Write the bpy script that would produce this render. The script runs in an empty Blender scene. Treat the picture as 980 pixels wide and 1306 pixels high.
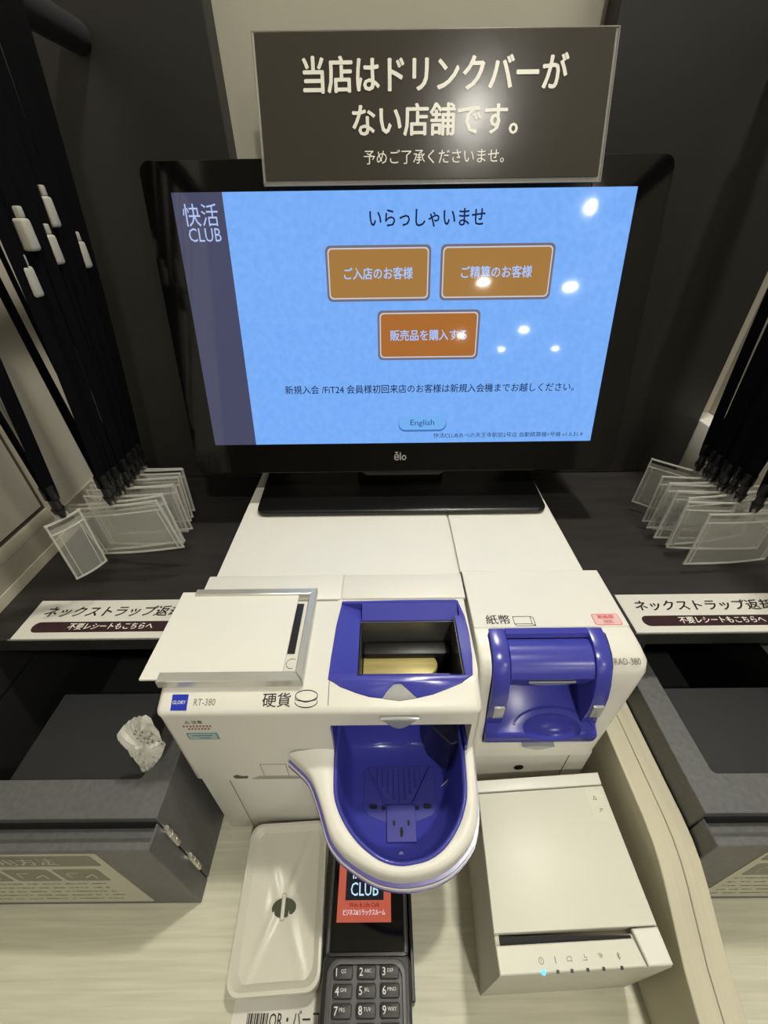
import bpy, bmesh, math, random
from mathutils import Vector, Matrix
random.seed(7)
S = bpy.context.scene
COL = S.collection
R = math.radians

# ------------------------------------------------------------------ camera
# metres; z = 0 is the top of the cash recyclers, the counter is at z = -0.25
cd = bpy.data.cameras.new('camera')
cam = bpy.data.objects.new('camera', cd); COL.objects.link(cam)
cd.sensor_fit = 'HORIZONTAL'; cd.sensor_width = 36.0; cd.lens = 534.8/980*36.0
cd.clip_start = 0.01; cd.clip_end = 50
yaw, pitch, roll = R(-0.22), R(36.12), R(0.785)
right = Vector((math.cos(yaw), -math.sin(yaw), 0)); fwd0 = Vector((math.sin(yaw), math.cos(yaw), 0))
fwd = fwd0*math.cos(pitch) + Vector((0, 0, -math.sin(pitch)))
down = fwd.cross(right)
r_ = right*math.cos(roll) + down*math.sin(roll); d_ = -right*math.sin(roll) + down*math.cos(roll)
M = Matrix.Identity(4)
for i in range(3):
    M[i][0] = r_[i]; M[i][1] = -d_[i]; M[i][2] = -fwd[i]
M.translation = Vector((0, 0, 0.30))
cam.matrix_world = M
S.camera = cam

# ------------------------------------------------------------------ world, exposure, lamps
w = bpy.data.worlds.new('world'); S.world = w; w.use_nodes = True
w.node_tree.nodes['Background'].inputs[0].default_value = (1.0, 0.96, 0.88, 1)
w.node_tree.nodes['Background'].inputs[1].default_value = 0.3
S.view_settings.view_transform = 'Standard'; S.view_settings.look = 'None'
S.view_settings.gamma = 1; S.view_settings.use_curve_mapping = False
S.view_settings.exposure = 0.07
CEIL = 1.45
LAMPS = [(0.30, 0.44, 10), (0.34, -0.70, 12), (-1.9, -0.3, 12), (1.33, -2.0, 9), (-1.9, -2.1, 9), (1.84, -3.53, 9), (0.95, -3.36, 5),
         (1.97, -5.33, 7), (1.14, -5.63, 5), (2.06, -6.8, 5), (3.0, -6.8, 5), (1.9, -0.3, 12)]

# ------------------------------------------------------------------ materials
def nt(name):
    m = bpy.data.materials.new(name); m.use_nodes = True
    return m, m.node_tree, m.node_tree.nodes['Principled BSDF']
def mat(name, col, rough=0.5, metal=0.0, noise=0.0, nscale=40, bump=0.0, bscale=300, trans=0.0, emit=None, es=1.0, coat=0.0, spec=0.5, alpha=1.0, stretch=None):
    m, t, b = nt(name); N = t.nodes; L = t.links
    b.inputs['Base Color'].default_value = (*col, 1); b.inputs['Roughness'].default_value = rough
    b.inputs['Metallic'].default_value = metal; b.inputs['Transmission Weight'].default_value = trans
    b.inputs['Coat Weight'].default_value = coat; b.inputs['Coat Roughness'].default_value = 0.06
    b.inputs['Specular IOR Level'].default_value = spec; b.inputs['Alpha'].default_value = alpha
    if emit: b.inputs['Emission Color'].default_value = (*emit, 1); b.inputs['Emission Strength'].default_value = es
    tc = N.new('ShaderNodeTexCoord'); mp = N.new('ShaderNodeMapping'); L.new(tc.outputs['Object'], mp.inputs[0])
    if stretch: mp.inputs['Scale'].default_value = stretch
    if noise:
        n = N.new('ShaderNodeTexNoise'); n.inputs['Scale'].default_value = nscale; n.inputs['Detail'].default_value = 6
        L.new(mp.outputs[0], n.inputs[0])
        r = N.new('ShaderNodeValToRGB'); L.new(n.outputs[0], r.inputs[0])
        r.color_ramp.elements[0].position = 0.3; r.color_ramp.elements[1].position = 0.7
        r.color_ramp.elements[0].color = (*[c*(1-noise) for c in col], 1); r.color_ramp.elements[1].color = (*[min(1, c*(1+noise)) for c in col], 1)
        L.new(r.outputs[0], b.inputs['Base Color'])
    if bump:
        n = N.new('ShaderNodeTexNoise'); n.inputs['Scale'].default_value = bscale; n.inputs['Detail'].default_value = 3
        L.new(mp.outputs[0], n.inputs[0])
        bp = N.new('ShaderNodeBump'); bp.inputs['Strength'].default_value = bump; bp.inputs['Distance'].default_value = 0.001
        L.new(n.outputs[0], bp.inputs['Height']); L.new(bp.outputs[0], b.inputs['Normal'])
    return m
def srgb(r, g, b):
    f = lambda c: ((c/255+0.055)/1.055)**2.4 if c/255 > 0.04045 else c/255/12.92
    return (f(r), f(g), f(b))
WHITE = mat('warm_white_plastic', (0.755, 0.738, 0.660), 0.38, noise=0.015, nscale=12, bump=0.05, bscale=900)
WHITE2 = mat('cool_white_plastic', (0.70, 0.69, 0.62), 0.4)
LIDW = mat('lid_plate_white', (0.80, 0.785, 0.70), 0.3)
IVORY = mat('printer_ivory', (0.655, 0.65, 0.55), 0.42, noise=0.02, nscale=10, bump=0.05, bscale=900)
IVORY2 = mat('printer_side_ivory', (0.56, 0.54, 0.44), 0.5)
BLUE = mat('cobalt_blue_plastic', (0.052, 0.056, 0.36), 0.22, spec=0.5)
BLUE_M = mat('matt_blue_plastic', (0.045, 0.048, 0.30), 0.5, spec=0.35)
BLUE_D = mat('deep_blue_plastic', (0.036, 0.040, 0.27), 0.2)
PURPLE = mat('violet_trim_plastic', (0.12, 0.10, 0.42), 0.25)
DARKHOLE = mat('black_plastic', (0.010, 0.010, 0.010), 0.4)
SLOT = mat('slot_black', (0.004, 0.004, 0.006), 0.7)
GREYWALL = mat('hopper_grey_metal', (0.16, 0.155, 0.14), 0.32, metal=0.6, noise=0.15, nscale=20)
BELT = mat('coin_belt_bronze', (0.42, 0.35, 0.13), 0.42, metal=0.25, noise=0.18, nscale=30, stretch=(1, 8, 1))
LENS = mat('smoked_clear_lens', (0.55, 0.56, 0.55), 0.12, trans=0.35, spec=0.6)
ALU = mat('brushed_aluminium', (0.62, 0.62, 0.56), 0.33, metal=0.55, noise=0.05, nscale=60, stretch=(1, 30, 1))
STEEL = mat('hinge_steel', (0.55, 0.53, 0.47), 0.28, metal=0.9)
BEZEL = mat('monitor_black_gloss', (0.0035, 0.0032, 0.003), 0.12, spec=0.4)
BASEBLK = mat('monitor_base_black', (0.006, 0.006, 0.006), 0.3)
LAMB = mat('black_laminate', (0.0175, 0.0168, 0.0140), 0.5, noise=0.12, nscale=5, bump=0.08, bscale=500)
SHELF = mat('charcoal_shelf_laminate', (0.023, 0.021, 0.020), 0.42, noise=0.25, nscale=14, bump=0.1, bscale=200, stretch=(1, 8, 1))
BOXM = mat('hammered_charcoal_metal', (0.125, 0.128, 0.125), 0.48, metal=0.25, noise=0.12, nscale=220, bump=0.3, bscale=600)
BOXIN = mat('box_shaded_interior', (0.014, 0.014, 0.015), 0.6)  # shade of the deep box interior put into a near-black colour
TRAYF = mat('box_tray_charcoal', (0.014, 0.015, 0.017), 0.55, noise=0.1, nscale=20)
BEIGE = mat('beige_wall_paint', (0.50, 0.475, 0.385), 0.75, noise=0.03, nscale=8, bump=0.1, bscale=250)
CREAM = mat('cream_trim', (0.56, 0.52, 0.40), 0.6)
TAUPE = mat('taupe_trim', (0.36, 0.33, 0.26), 0.6)
SIGNP = mat('sign_dark_print', (0.050, 0.045, 0.036), 0.19, spec=0.13, bump=0.12, bscale=28)
SIGNW = mat('sign_light_print', (0.78, 0.76, 0.68), 0.3, spec=0.2)
CLEARF = mat('clear_laminate_film', (0.55, 0.54, 0.49), 0.12, alpha=0.28)
STRAP = mat('black_webbing', (0.0022, 0.0020, 0.0026), 0.8, spec=0.08, bump=0.3, bscale=2500)
CLIP = mat('black_clip_plastic', (0.006, 0.006, 0.006), 0.35)
SLIDER = mat('cream_slider_plastic', (0.40, 0.385, 0.32), 0.45)
POUCH = mat('clear_vinyl', (0.72, 0.72, 0.64), 0.16, alpha=0.17, bump=0.5, bscale=60)
POUCHE = mat('clear_vinyl_weld', (0.78, 0.78, 0.70), 0.22, alpha=0.42)
ROD = mat('black_rod_foam', (0.006, 0.006, 0.008), 0.8)
LABELW = mat('sticker_white', (0.66, 0.64, 0.57), 0.3)
LABELC = mat('instruction_sheet_cream', (0.47, 0.46, 0.36), 0.35)
OLIVE = mat('olive_grey_ink', (0.20, 0.19, 0.14), 0.5)
INK = mat('black_ink', (0.018, 0.014, 0.012), 0.4)
BROWN = mat('dark_brown_ink', (0.035, 0.014, 0.016), 0.35)
GREYINK = mat('grey_ink', (0.16, 0.15, 0.13), 0.5)
PINK = mat('pink_ink', (0.75, 0.13, 0.16), 0.5)
PINKL = mat('pale_pink_ink', (0.72, 0.50, 0.46), 0.5)
NAVY = mat('logo_blue_ink', (0.012, 0.03, 0.42), 0.35)
REDINK = mat('red_brown_ink', (0.30, 0.07, 0.04), 0.5)
TEAL = mat('teal_ink', (0.10, 0.25, 0.30), 0.5)
TEALL = mat('pale_teal_ink', (0.42, 0.52, 0.50), 0.5)
FOIL = mat('clear_crinkled_wrap', (0.78, 0.78, 0.70), 0.2, spec=0.8, bump=0.8, bscale=160, alpha=0.84)
PPLID = mat('frosted_plastic_lid', (0.66, 0.64, 0.54), 0.33, trans=0.12)
GREEN = mat('dark_green_slot', (0.035, 0.045, 0.018), 0.4)
TERM = mat('terminal_black', (0.012, 0.012, 0.012), 0.35)
TERMG = mat('terminal_grey', (0.075, 0.075, 0.075), 0.4)
KEYM = mat('key_black_rubber', (0.016, 0.016, 0.015), 0.45)
KEYT = mat('key_print_white', (0.7, 0.7, 0.66), 0.5)
GLASSB = mat('terminal_glass_black', (0.003, 0.003, 0.003), 0.08)
BLED = mat('blue_led', (0.02, 0.2, 0.8), 0.3, emit=(0.02, 0.30, 1.0), es=3.0)
FLOORM = mat('floor_grey_tile', (0.25, 0.24, 0.21), 0.5, noise=0.1, nscale=3)
CEILM = mat('ceiling_white', (0.70, 0.68, 0.62), 0.8)
LAMPM = mat('lamp_diffuser', (0.8, 0.8, 0.8), 0.5, emit=(1, 0.93, 0.80), es=60)
RIMM = mat('lamp_rim_white', (0.7, 0.7, 0.68), 0.4)
# screen emitters (lit display)
def scr(name, rgb, k=1.0):
    return mat(name, (0.002, 0.002, 0.002), 0.05, emit=srgb(*rgb), es=k, spec=0.5)
SC_BG = scr('screen_blue', (118, 170, 243))
def screen_texture():
    t = SC_BG.node_tree; N = t.nodes; L = t.links; b = N['Principled BSDF']
    tc = N.new('ShaderNodeTexCoord'); n = N.new('ShaderNodeTexNoise'); n.inputs['Scale'].default_value = 160; n.inputs['Detail'].default_value = 8
    L.new(tc.outputs['Object'], n.inputs[0]); r = N.new('ShaderNodeValToRGB'); L.new(n.outputs[0], r.inputs[0])
    r.color_ramp.elements[0].position = 0.35; r.color_ramp.elements[1].position = 0.65
    r.color_ramp.elements[0].color = (*srgb(114, 167, 239), 1); r.color_ramp.elements[1].color = (*srgb(122, 174, 245), 1)
    L.new(r.outputs[0], b.inputs['Emission Color'])
screen_texture()
SC_SIDE = scr('screen_slate', (70, 72, 98))
SC_OR1 = scr('screen_amber', (160, 118, 62)); SC_OR2 = scr('screen_orange', (165, 104, 48))
SC_RIM = scr('screen_button_rim', (112, 106, 118)); SC_LINE = scr('screen_button_line', (200, 196, 205))
SC_TXT = scr('screen_navy_text', (22, 34, 72)); SC_TXL = scr('screen_pale_text', (165, 196, 250))
SC_LOGO = scr('screen_logo_text', (170, 190, 235)); SC_ENG = scr('screen_english_button', (112, 172, 236)); SC_ENG2 = scr('screen_english_shade', (62, 112, 178))
SC_ENGT = scr('screen_english_text', (40, 86, 150))
TS_OR = scr('terminal_salmon', (182, 88, 68)); TS_BK = scr('terminal_navy', (22, 26, 34)); TS_WH = scr('terminal_white', (190, 226, 250)); TS_RD = scr('terminal_red_text', (110, 20, 22)); TS_W2 = scr('terminal_white_text', (232, 214, 226))

def wood():
    m, t, b = nt('bleached_wood_counter'); N = t.nodes; L = t.links
    tc = N.new('ShaderNodeTexCoord'); mp = N.new('ShaderNodeMapping'); mp.inputs['Scale'].default_value = (1.2, 26, 26)
    L.new(tc.outputs['Object'], mp.inputs[0])
    n = N.new('ShaderNodeTexNoise'); n.inputs['Scale'].default_value = 9; n.inputs['Detail'].default_value = 8; n.inputs['Distortion'].default_value = 0.4
    L.new(mp.outputs[0], n.inputs[0])
    r = N.new('ShaderNodeValToRGB'); L.new(n.outputs[0], r.inputs[0])
    r.color_ramp.elements[0].position = 0.28; r.color_ramp.elements[1].position = 0.7
    r.color_ramp.elements[0].color = (0.49, 0.47, 0.355, 1); r.color_ramp.elements[1].color = (0.63, 0.61, 0.48, 1)
    L.new(r.outputs[0], b.inputs['Base Color']); b.inputs['Roughness'].default_value = 0.5
    bp = N.new('ShaderNodeBump'); bp.inputs['Strength'].default_value = 0.12; bp.inputs['Distance'].default_value = 0.001
    L.new(n.outputs[0], bp.inputs['Height']); L.new(bp.outputs[0], b.inputs['Normal'])
    return m
WOOD = wood()
WOODP = mat('bleached_wood_board', (0.52, 0.485, 0.355), 0.45, noise=0.07, nscale=8, stretch=(20, 1, 1))

# ------------------------------------------------------------------ helpers
def fin(bm, ang=35):
    bmesh.ops.recalc_face_normals(bm, faces=bm.faces)
    for f in bm.faces: f.smooth = True
    for e in bm.edges:
        e.smooth = not (len(e.link_faces) == 2 and e.calc_face_angle(0) > R(ang))
def rootloc(o):
    p = Vector((0, 0, 0))
    while o: p += o.location; o = o.parent
    return p
def obj(name, bm, m, parent=None, loc=None, smooth=True, label=None):
    """bm in world coordinates; the object origin goes to loc (or to the parent's origin)"""
    if smooth: fin(bm)
    me = bpy.data.meshes.new(name); bm.to_mesh(me); bm.free()
    return link(name, me, m, parent, loc, label)
def link(name, me, m, parent=None, loc=None, label=None):
    o = bpy.data.objects.new(name, me); COL.objects.link(o)
    base = rootloc(parent) if parent else Vector(loc or (0, 0, 0))
    me.transform(Matrix.Translation(-base))
    if parent: o.parent = parent
    else: o.location = base
    for mm in (m if isinstance(m, (list, tuple)) else [m]): me.materials.append(mm)
    if label: o['label'] = label
    return o
def thing(name, label, cat, loc=(0, 0, 0), group=None, kind=None):
    o = bpy.data.objects.new(name, None); COL.objects.link(o); o.location = loc; o.empty_display_size = 0.02
    return tag(o, label, cat, group, kind)
def tag(o, label=None, cat=None, group=None, kind=None):
    if label: o['label'] = label
    if cat: o['category'] = cat
    if group: o['group'] = group
    if kind: o['kind'] = kind
    return o
def struct(o): o['kind'] = 'structure'; return o
def box(x0, x1, y0, y1, z0, z1, bev=0, seg=2, bm=None):
    bm = bm or bmesh.new()
    r = bmesh.ops.create_cube(bm, size=1)
    vs = r['verts']
    for v in vs:
        v.co = Vector((x0 if v.co.x < 0 else x1, y0 if v.co.y < 0 else y1, z0 if v.co.z < 0 else z1))
    if bev:
        es = list({e for v in vs for e in v.link_edges})
        bmesh.ops.bevel(bm, geom=es, offset=bev, segments=seg, profile=0.5, affect='EDGES')
    return bm
def cyl(p, q, r, seg=20, bm=None, r2=None, caps=True):
    bm = bm or bmesh.new(); p = Vector(p); q = Vector(q); d = q-p
    res = bmesh.ops.create_cone(bm, cap_ends=caps, segments=seg, radius1=r, radius2=r if r2 is None else r2, depth=d.length)
    mt = Matrix.Translation((p+q)/2) @ d.to_track_quat('Z', 'Y').to_matrix().to_4x4()
    bmesh.ops.transform(bm, matrix=mt, verts=res['verts']); return bm
def prism(pts, fn, a, b, bev=0, seg=2, bm=None):
    """closed polygon pts (2-D), fn(u, v, t) -> 3-D, extruded from t=a to t=b"""
    bm = bm or bmesh.new()
    A = [bm.verts.new(fn(u, v, a)) for u, v in pts]; B = [bm.verts.new(fn(u, v, b)) for u, v in pts]
    n = len(pts); fs = [bm.faces.new(A[::-1]), bm.faces.new(B)]
    for i in range(n): fs.append(bm.faces.new((A[i], A[(i+1) % n], B[(i+1) % n], B[i])))
    bmesh.ops.recalc_face_normals(bm, faces=fs)
    if bev: bmesh.ops.bevel(bm, geom=list({e for f in fs[:2] for e in f.edges}), offset=bev, segments=seg, profile=0.5, affect='EDGES')
    return bm
XY = lambda u, v, t: (u, v, t)
YZ = lambda u, v, t: (t, u, v)
XZ = lambda u, v, t: (u, t, v)
def rrect(x0, x1, y0, y1, r, n=6):
    P = []
    for cx, cy, a in ((x1-r, y1-r, 0), (x0+r, y1-r, 90), (x0+r, y0+r, 180), (x1-r, y0+r, 270)):
        for i in range(n+1):
            t = R(a+90*i/n); P.append((cx+r*math.cos(t), cy+r*math.sin(t)))
    return P
def loft(rings, closed=True, cap=True, bm=None):
    bm = bm or bmesh.new(); V = [[bm.verts.new(p) for p in r] for r in rings]; n = len(rings[0])
    for a, b in zip(V, V[1:]):
        for i in range(n if closed else n-1):
            j = (i+1) % n
            bm.faces.new((a[i], a[j], b[j], b[i]))
    if cap and closed: bm.faces.new(V[0][::-1]); bm.faces.new(V[-1])
    return bm
def boolean(bm, cutters, op='DIFFERENCE'):
    """exact boolean of bm with each cutter bmesh; all are consumed"""
    bmesh.ops.recalc_face_normals(bm, faces=bm.faces)
    me = bpy.data.meshes.new('tmp'); bm.to_mesh(me); bm.free(); a = bpy.data.objects.new('tmp', me); COL.objects.link(a); tmp = []
    for c in cutters:
        bmesh.ops.recalc_face_normals(c, faces=c.faces)
        mc = bpy.data.meshes.new('tmp'); c.to_mesh(mc); c.free(); o = bpy.data.objects.new('tmp', mc); COL.objects.link(o); tmp.append(o)
        md = a.modifiers.new('b', 'BOOLEAN'); md.object = o; md.operation = op; md.solver = 'EXACT'
    dg = bpy.context.evaluated_depsgraph_get(); dg.update()
    ev = a.evaluated_get(dg); m2 = ev.to_mesh(); out = bmesh.new(); out.from_mesh(m2); ev.to_mesh_clear()
    for o in tmp+[a]:
        mm = o.data; bpy.data.objects.remove(o); bpy.data.meshes.remove(mm)
    return out
def text(name, s, m, parent, org, right=(1, 0, 0), up=(0, 1, 0), size=0.01, width=None, weight=0.0, shear=0.0, align='LEFT', lift=0.0002, spacing=1.0, res=2):
    """flat lettering; org = baseline start (or centre), width fits the text to that length"""
    c = bpy.data.curves.new('t', 'FONT'); c.body = s; c.size = 1.0; c.resolution_u = res; c.shear = shear
    c.space_character = spacing; c.align_x = 'LEFT'
    o = bpy.data.objects.new('t', c); COL.objects.link(o)
    dg = bpy.context.evaluated_depsgraph_get(); dg.update()
    me = bpy.data.meshes.new_from_object(o.evaluated_get(dg)); bpy.data.objects.remove(o); bpy.data.curves.remove(c)
    xs = [v.co.x for v in me.vertices]; x0, x1 = min(xs), max(xs)
    Rv = Vector(right).normalized(); U = Vector(up).normalized(); Nn = Rv.cross(U)
    sx = width/(x1-x0) if width else size
    off = {'LEFT': 0, 'CENTER': -0.5, 'RIGHT': -1}[align]*(x1-x0)*sx
    for v in me.vertices:
        x, y = v.co.x, v.co.y
        v.co = Vector(org) + Rv*((x-x0)*sx+off) + U*(y*size) + Nn*lift
    me.name = name
    if weight:
        wx = weight*size*0.75; bm = bmesh.new(); bm.from_mesh(me); g0 = list(bm.verts)+list(bm.edges)+list(bm.faces)
        for k, (dx, dy) in enumerate(((wx, 0), (-wx, 0), (0, wx*0.7), (0, -wx*0.7))):
            r = bmesh.ops.duplicate(bm, geom=g0)
            bmesh.ops.translate(bm, verts=[v for v in r['geom'] if isinstance(v, bmesh.types.BMVert)], vec=Rv*dx+U*dy+Nn*0.00001*(k+1))
        bm.to_mesh(me); bm.free()
    return link(name, me, m, parent)
def flat(pts, fn, h, m, name, parent, label=None):
    """thin printed or laminated shape: polygon with a thickness"""
    return obj(name, prism(pts, fn, 0, h), m, parent, smooth=False, label=label)
def rect(x0, x1, y0, y1): return [(x0, y0), (x1, y0), (x1, y1), (x0, y1)]
def strokes(pts, wd, bm, fn, h=0.0002):
    for (a, b) in zip(pts, pts[1:]):
        a = Vector(a); b = Vector(b); d = (b-a).normalized(); n = Vector((-d.y, d.x))*wd/2; e = d*wd/2
        prism([tuple(a-n-e), tuple(b-n+e), tuple(b+n+e), tuple(a+n-e)], fn, 0, h, bm=bm)
    return bm

# ------------------------------------------------------------------ room shell
FL = -1.05
struct(obj('floor', box(-4, 5, -9, 0.75, FL-0.05, FL), FLOORM))
struct(obj('ceiling', box(-4, 5, -9, 0.75, CEIL, CEIL+0.05), CEILM))
struct(obj('wall_back', box(-4, 5, 0.58, 0.65, FL, CEIL), BEIGE))
struct(obj('wall_front', box(-4, 5, -9.1, -9, FL, CEIL), BEIGE))
struct(obj('wall_far_left', box(-4.1, -4, -9, 0.75, FL, CEIL), BEIGE))
struct(obj('wall_far_right', box(5, 5.1, -9, 0.75, FL, CEIL), BEIGE))
# booth side walls
struct(obj('wall_left', box(-0.43, -0.398, -0.12, 0.58, FL, 1.1), BEIGE))
struct(obj('wall_right', box(0.475, 0.505, -0.12, 0.58, FL, 1.1), BEIGE))
# framed panel on the left wall and its ledges
struct(obj('trim_1', box(-0.399, -0.394, 0.0, 0.404, 0.006, 0.020, 0.001), CREAM))
struct(obj('trim_2', box(-0.399, -0.3945, 0.0, 0.56, -0.018, 0.006), TAUPE))
struct(obj('trim_3', box(-0.399, -0.393, 0.0, 0.56, -0.030, -0.018), CREAM))
struct(obj('trim_4', box(-0.399, -0.3915, 0.400, 0.412, 0.006, 0.75, 0.001), CREAM))
struct(obj('trim_5', box(-0.399, -0.3955, 0.0, 0.3945, 0.026, 0.74), BEIGE))
struct(obj('trim_9', box(-0.399, -0.3975, 0.0, 0.4005, 0.0195, 0.75), mat('shadow_gap_taupe', (0.07, 0.06, 0.045), 0.7)))
# white block in the right rear corner
struct(obj('trim_6', box(0.4435, 0.474, 0.46, 0.579, -0.030, 0.052, 0.002), WHITE))
# black back boards
for n, (a, b) in (('trim_7', (-0.392, -0.152)), ('trim_8', (0.2075, 0.4425))):
    struct(obj(n, box(a, b, 0.549, 0.579, -0.03, 0.95, 0.0008, 1), LAMB))

for i, (x, y, p) in enumerate(LAMPS):
    t = thing('ceiling_downlight', 'small round recessed downlight in the ceiling above the viewer', 'ceiling light', (x, y, CEIL), 'ceiling downlights above the counter')
    bm = bmesh.new(); loft([[(x+r*math.cos(a*math.pi/12), y+r*math.sin(a*math.pi/12), z) for a in range(24)] for r, z in ((0.062, CEIL-0.0005), (0.062, CEIL-0.006), (0.050, CEIL-0.008), (0.048, CEIL-0.003))], cap=False, bm=bm)
    obj('rim', bm, RIMM, t)
    obj('diffuser', cyl((x, y, CEIL-0.0008), (x, y, CEIL-0.004), 0.048, 24), LAMPM, t)
    ld = bpy.data.lights.new('downlight', 'AREA'); ld.shape = 'DISK'; ld.size = 0.09; ld.energy = p; ld.color = (1.0, 0.965, 0.87)
    lo = bpy.data.objects.new('downlight', ld); COL.objects.link(lo); lo.location = (0, 0, -0.006); lo.parent = t

# ------------------------------------------------------------------ counter
ct = thing('counter', 'pale bleached-wood counter top with fine horizontal grain under the machines', 'counter', (0, 0.2, -0.25))
obj('countertop', box(-0.397, 0.474, -0.12, 0.579, -0.28, -0.25, 0.001, 1), WOOD, ct)
obj('front_panel', box(-0.397, 0.474, -0.10, -0.085, FL, -0.28), WOODP, ct)
tag(obj('shelf_board', box(-0.3925, -0.1785, 0.252, 0.5485, -0.046, -0.030), SHELF, loc=(-0.28, 0.4, -0.046)), 'charcoal shelf board under the neck straps, left of the monitor', 'shelf')
tag(obj('shelf_board', box(0.2175, 0.4745, 0.252, 0.5485, -0.046, -0.030), SHELF, loc=(0.34, 0.4, -0.046)), 'charcoal shelf board under the neck straps, right of the monitor', 'shelf')

# partition board right of the printer: inner and outer strip with a seam
pt = thing('partition_board', 'cream two-layer divider with bent sloping top, right of receipt printer', 'divider', (0.2325, 0.15, -0.25))
PR = [(0.247, -0.249), (-0.10, -0.249), (-0.10, -0.215), (-0.02, -0.184), (0.025, -0.163), (0.050, -0.1535), (0.075, -0.1395), (0.090, -0.1310), (0.104, -0.1245), (0.118, -0.1205), (0.135, -0.1190), (0.247, -0.1190)]
obj('inner_layer', prism(PR, YZ, 0.2150, 0.2322, 0.0006, 1), WOODP, pt)
obj('outer_layer', prism([(y, z-0.0004 if z > -0.24 else z) for y, z in PR], YZ, 0.2328, 0.2485, 0.0006, 1), WOODP, pt)

SLP = 0.44
def onto(x, y0):  # point on the flat top carried along to the sloping front lip
    if y0 >= 0.186: return (x, y0)
    t = 0.38184/(0.3+SLP*y0); return (x*t, y0*t)
def drop(bm):
    bmesh.ops.bisect_plane(bm, geom=list(bm.verts)+list(bm.edges)+list(bm.faces), plane_co=(0, 0.186, 0), plane_no=(0, 1, 0))
    for v in bm.verts:
        if v.co.y < 0.186: v.co.z -= (0.186-v.co.y)*SLP
    return bm
UPS = (0, 1, SLP)
# ------------------------------------------------------------------ coin machine (left)
rt = thing('coin_machine', 'white coin changer with blue hopper, blue payout bowl and loose lid plate', 'coin machine', (-0.05, 0.23, -0.125))
FO = [(-0.0414, 0.2685), (0.012, 0.2695), (0.0645, 0.2694), (0.067, 0.268), (0.0705, 0.2495), (0.0713, 0.2300), (0.0700, 0.2080), (0.0675, 0.1913), (0.0580, 0.1845), (0.0462, 0.1795), (0.0345, 0.1752), (0.0222, 0.1724),
      (0.0155, 0.1795), (0.0115, 0.1838), (0.0083, 0.1845), (0.0050, 0.1838), (0.0010, 0.1795), (-0.0038, 0.1724), (-0.0140, 0.1738), (-0.0241, 0.1771), (-0.0365, 0.1822), (-0.0465, 0.1885), (-0.0460, 0.2080), (-0.0445, 0.2400)]
INN = [(-0.0445, 0.169), (-0.0438, 0.1418), (-0.0400, 0.1300), (-0.0337, 0.1205), (-0.0260, 0.1125), (-0.0173, 0.1061), (-0.0055, 0.1000), (0.0077, 0.0975), (0.0200, 0.0985), (0.0313, 0.1012), (0.0425, 0.1075), (0.0530, 0.1180), (0.0595, 0.1290), (0.0627, 0.141), (0.0636, 0.1655)]
OUT = [(-0.0840, 0.1660), (-0.0660, 0.1524), (-0.0559, 0.1356), (-0.0471, 0.1169), (-0.0400, 0.1090), (-0.0313, 0.1028), (-0.011, 0.0938), (0.0085, 0.0908), (0.0275, 0.0923), (0.0400, 0.0955), (0.0499, 0.1001), (0.0605, 0.1080), (0.0670, 0.1165), (0.0716, 0.1330), (0.0725, 0.1700)]
FO = [onto(x, y) for x, y in FO]
zr = lambda y: -0.07-0.4*(0.165-y)
# body: rear-to-front side profile, extruded in x, with rounded upper front edge
prof = [(0.3020, 0.0), (0.1860, 0.0), (0.1705, -0.0068), (0.1678, -0.0088), (0.1668, -0.0112), (0.1668, -0.0135), (0.1678, -0.0145), (0.1678, -0.1240), (0.1700, -0.1255), (0.3020, -0.1255)]
body = prism(prof, YZ, -0.1775, 0.0728)
vert_edges = [e for e in body.edges if abs(e.verts[0].co.x-e.verts[1].co.x) < 1e-6 and max(v.co.y for v in e.verts) < 0.19 and max(v.co.z for v in e.verts) > -0.05]
bmesh.ops.bevel(body, geom=vert_edges, offset=0.006, segments=4, profile=0.5, affect='EDGES')
cav = box(-0.0452, 0.0662, 0.10, 0.2130, -0.1500, -0.0300)
body = boolean(body, [cav, prism(FO, XY, -0.0230, 0.01), box(-0.0240, 0.0618, 0.1905, 0.2522, -0.075, 0.01)])
obj('body', body, WHITE, rt)
# seams between housing covers
sm = bmesh.new()
box(-0.0456, -0.0450, 0.1710, 0.1885, -0.0006, 0.0002, bm=sm); drop(sm); box(-0.1770, -0.0456, 0.2698, 0.2706, -0.0002, 0.0002, bm=sm)
obj('seam', sm, GREYINK, rt)
# rear strip cover
obj('rear_cover', box(-0.1765, -0.0428, 0.2708, 0.3020, -0.002, 0.0022, 0.0008), WHITE, rt)
obj('rear_cover', box(-0.0418, 0.0745, 0.2708, 0.3020, -0.002, 0.0022, 0.0008), WHITE, rt)
# lid plate sliding in metal rails
obj('lid_plate', box(-0.1925, -0.0818, 0.1862, 0.2770, 0.0042, 0.0064, 0.0004, 1), LIDW, rt, label='loose white plate slid to the left in the metal rails')
def rail(n):
    return obj('rail', prism(n, XY, 0.0004, 0.0090, 0.0007, 1), ALU, rt)
rail([(-0.1790, 0.2715), (-0.1790, 0.2785), (-0.0650, 0.2785), (-0.0715, 0.2715)])
rail([(-0.0715, 0.2712), (-0.0650, 0.2782), (-0.0650, 0.1830), (-0.0715, 0.1905)])
rail([(-0.1772, 0.1825), (-0.1772, 0.1910), (-0.0720, 0.1910), (-0.0655, 0.1825)])
obj('display', box(-0.0975, -0.0765, 0.2120, 0.2660, 0.0003, 0.0014, 0.0004, 1), mat('lcd_dark', (0.03, 0.028, 0.03), 0.15), rt)
bm = bmesh.new(); strokes([(-0.0775+0.0045*math.cos(R(a)), 0.2030+0.0045*math.sin(R(a))) for a in range(60, 310, 25)], 0.0004, bm, lambda u, v, t: (u, v, 0.0002+t)); obj('icon', bm, GREYINK, rt, smooth=False)
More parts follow.
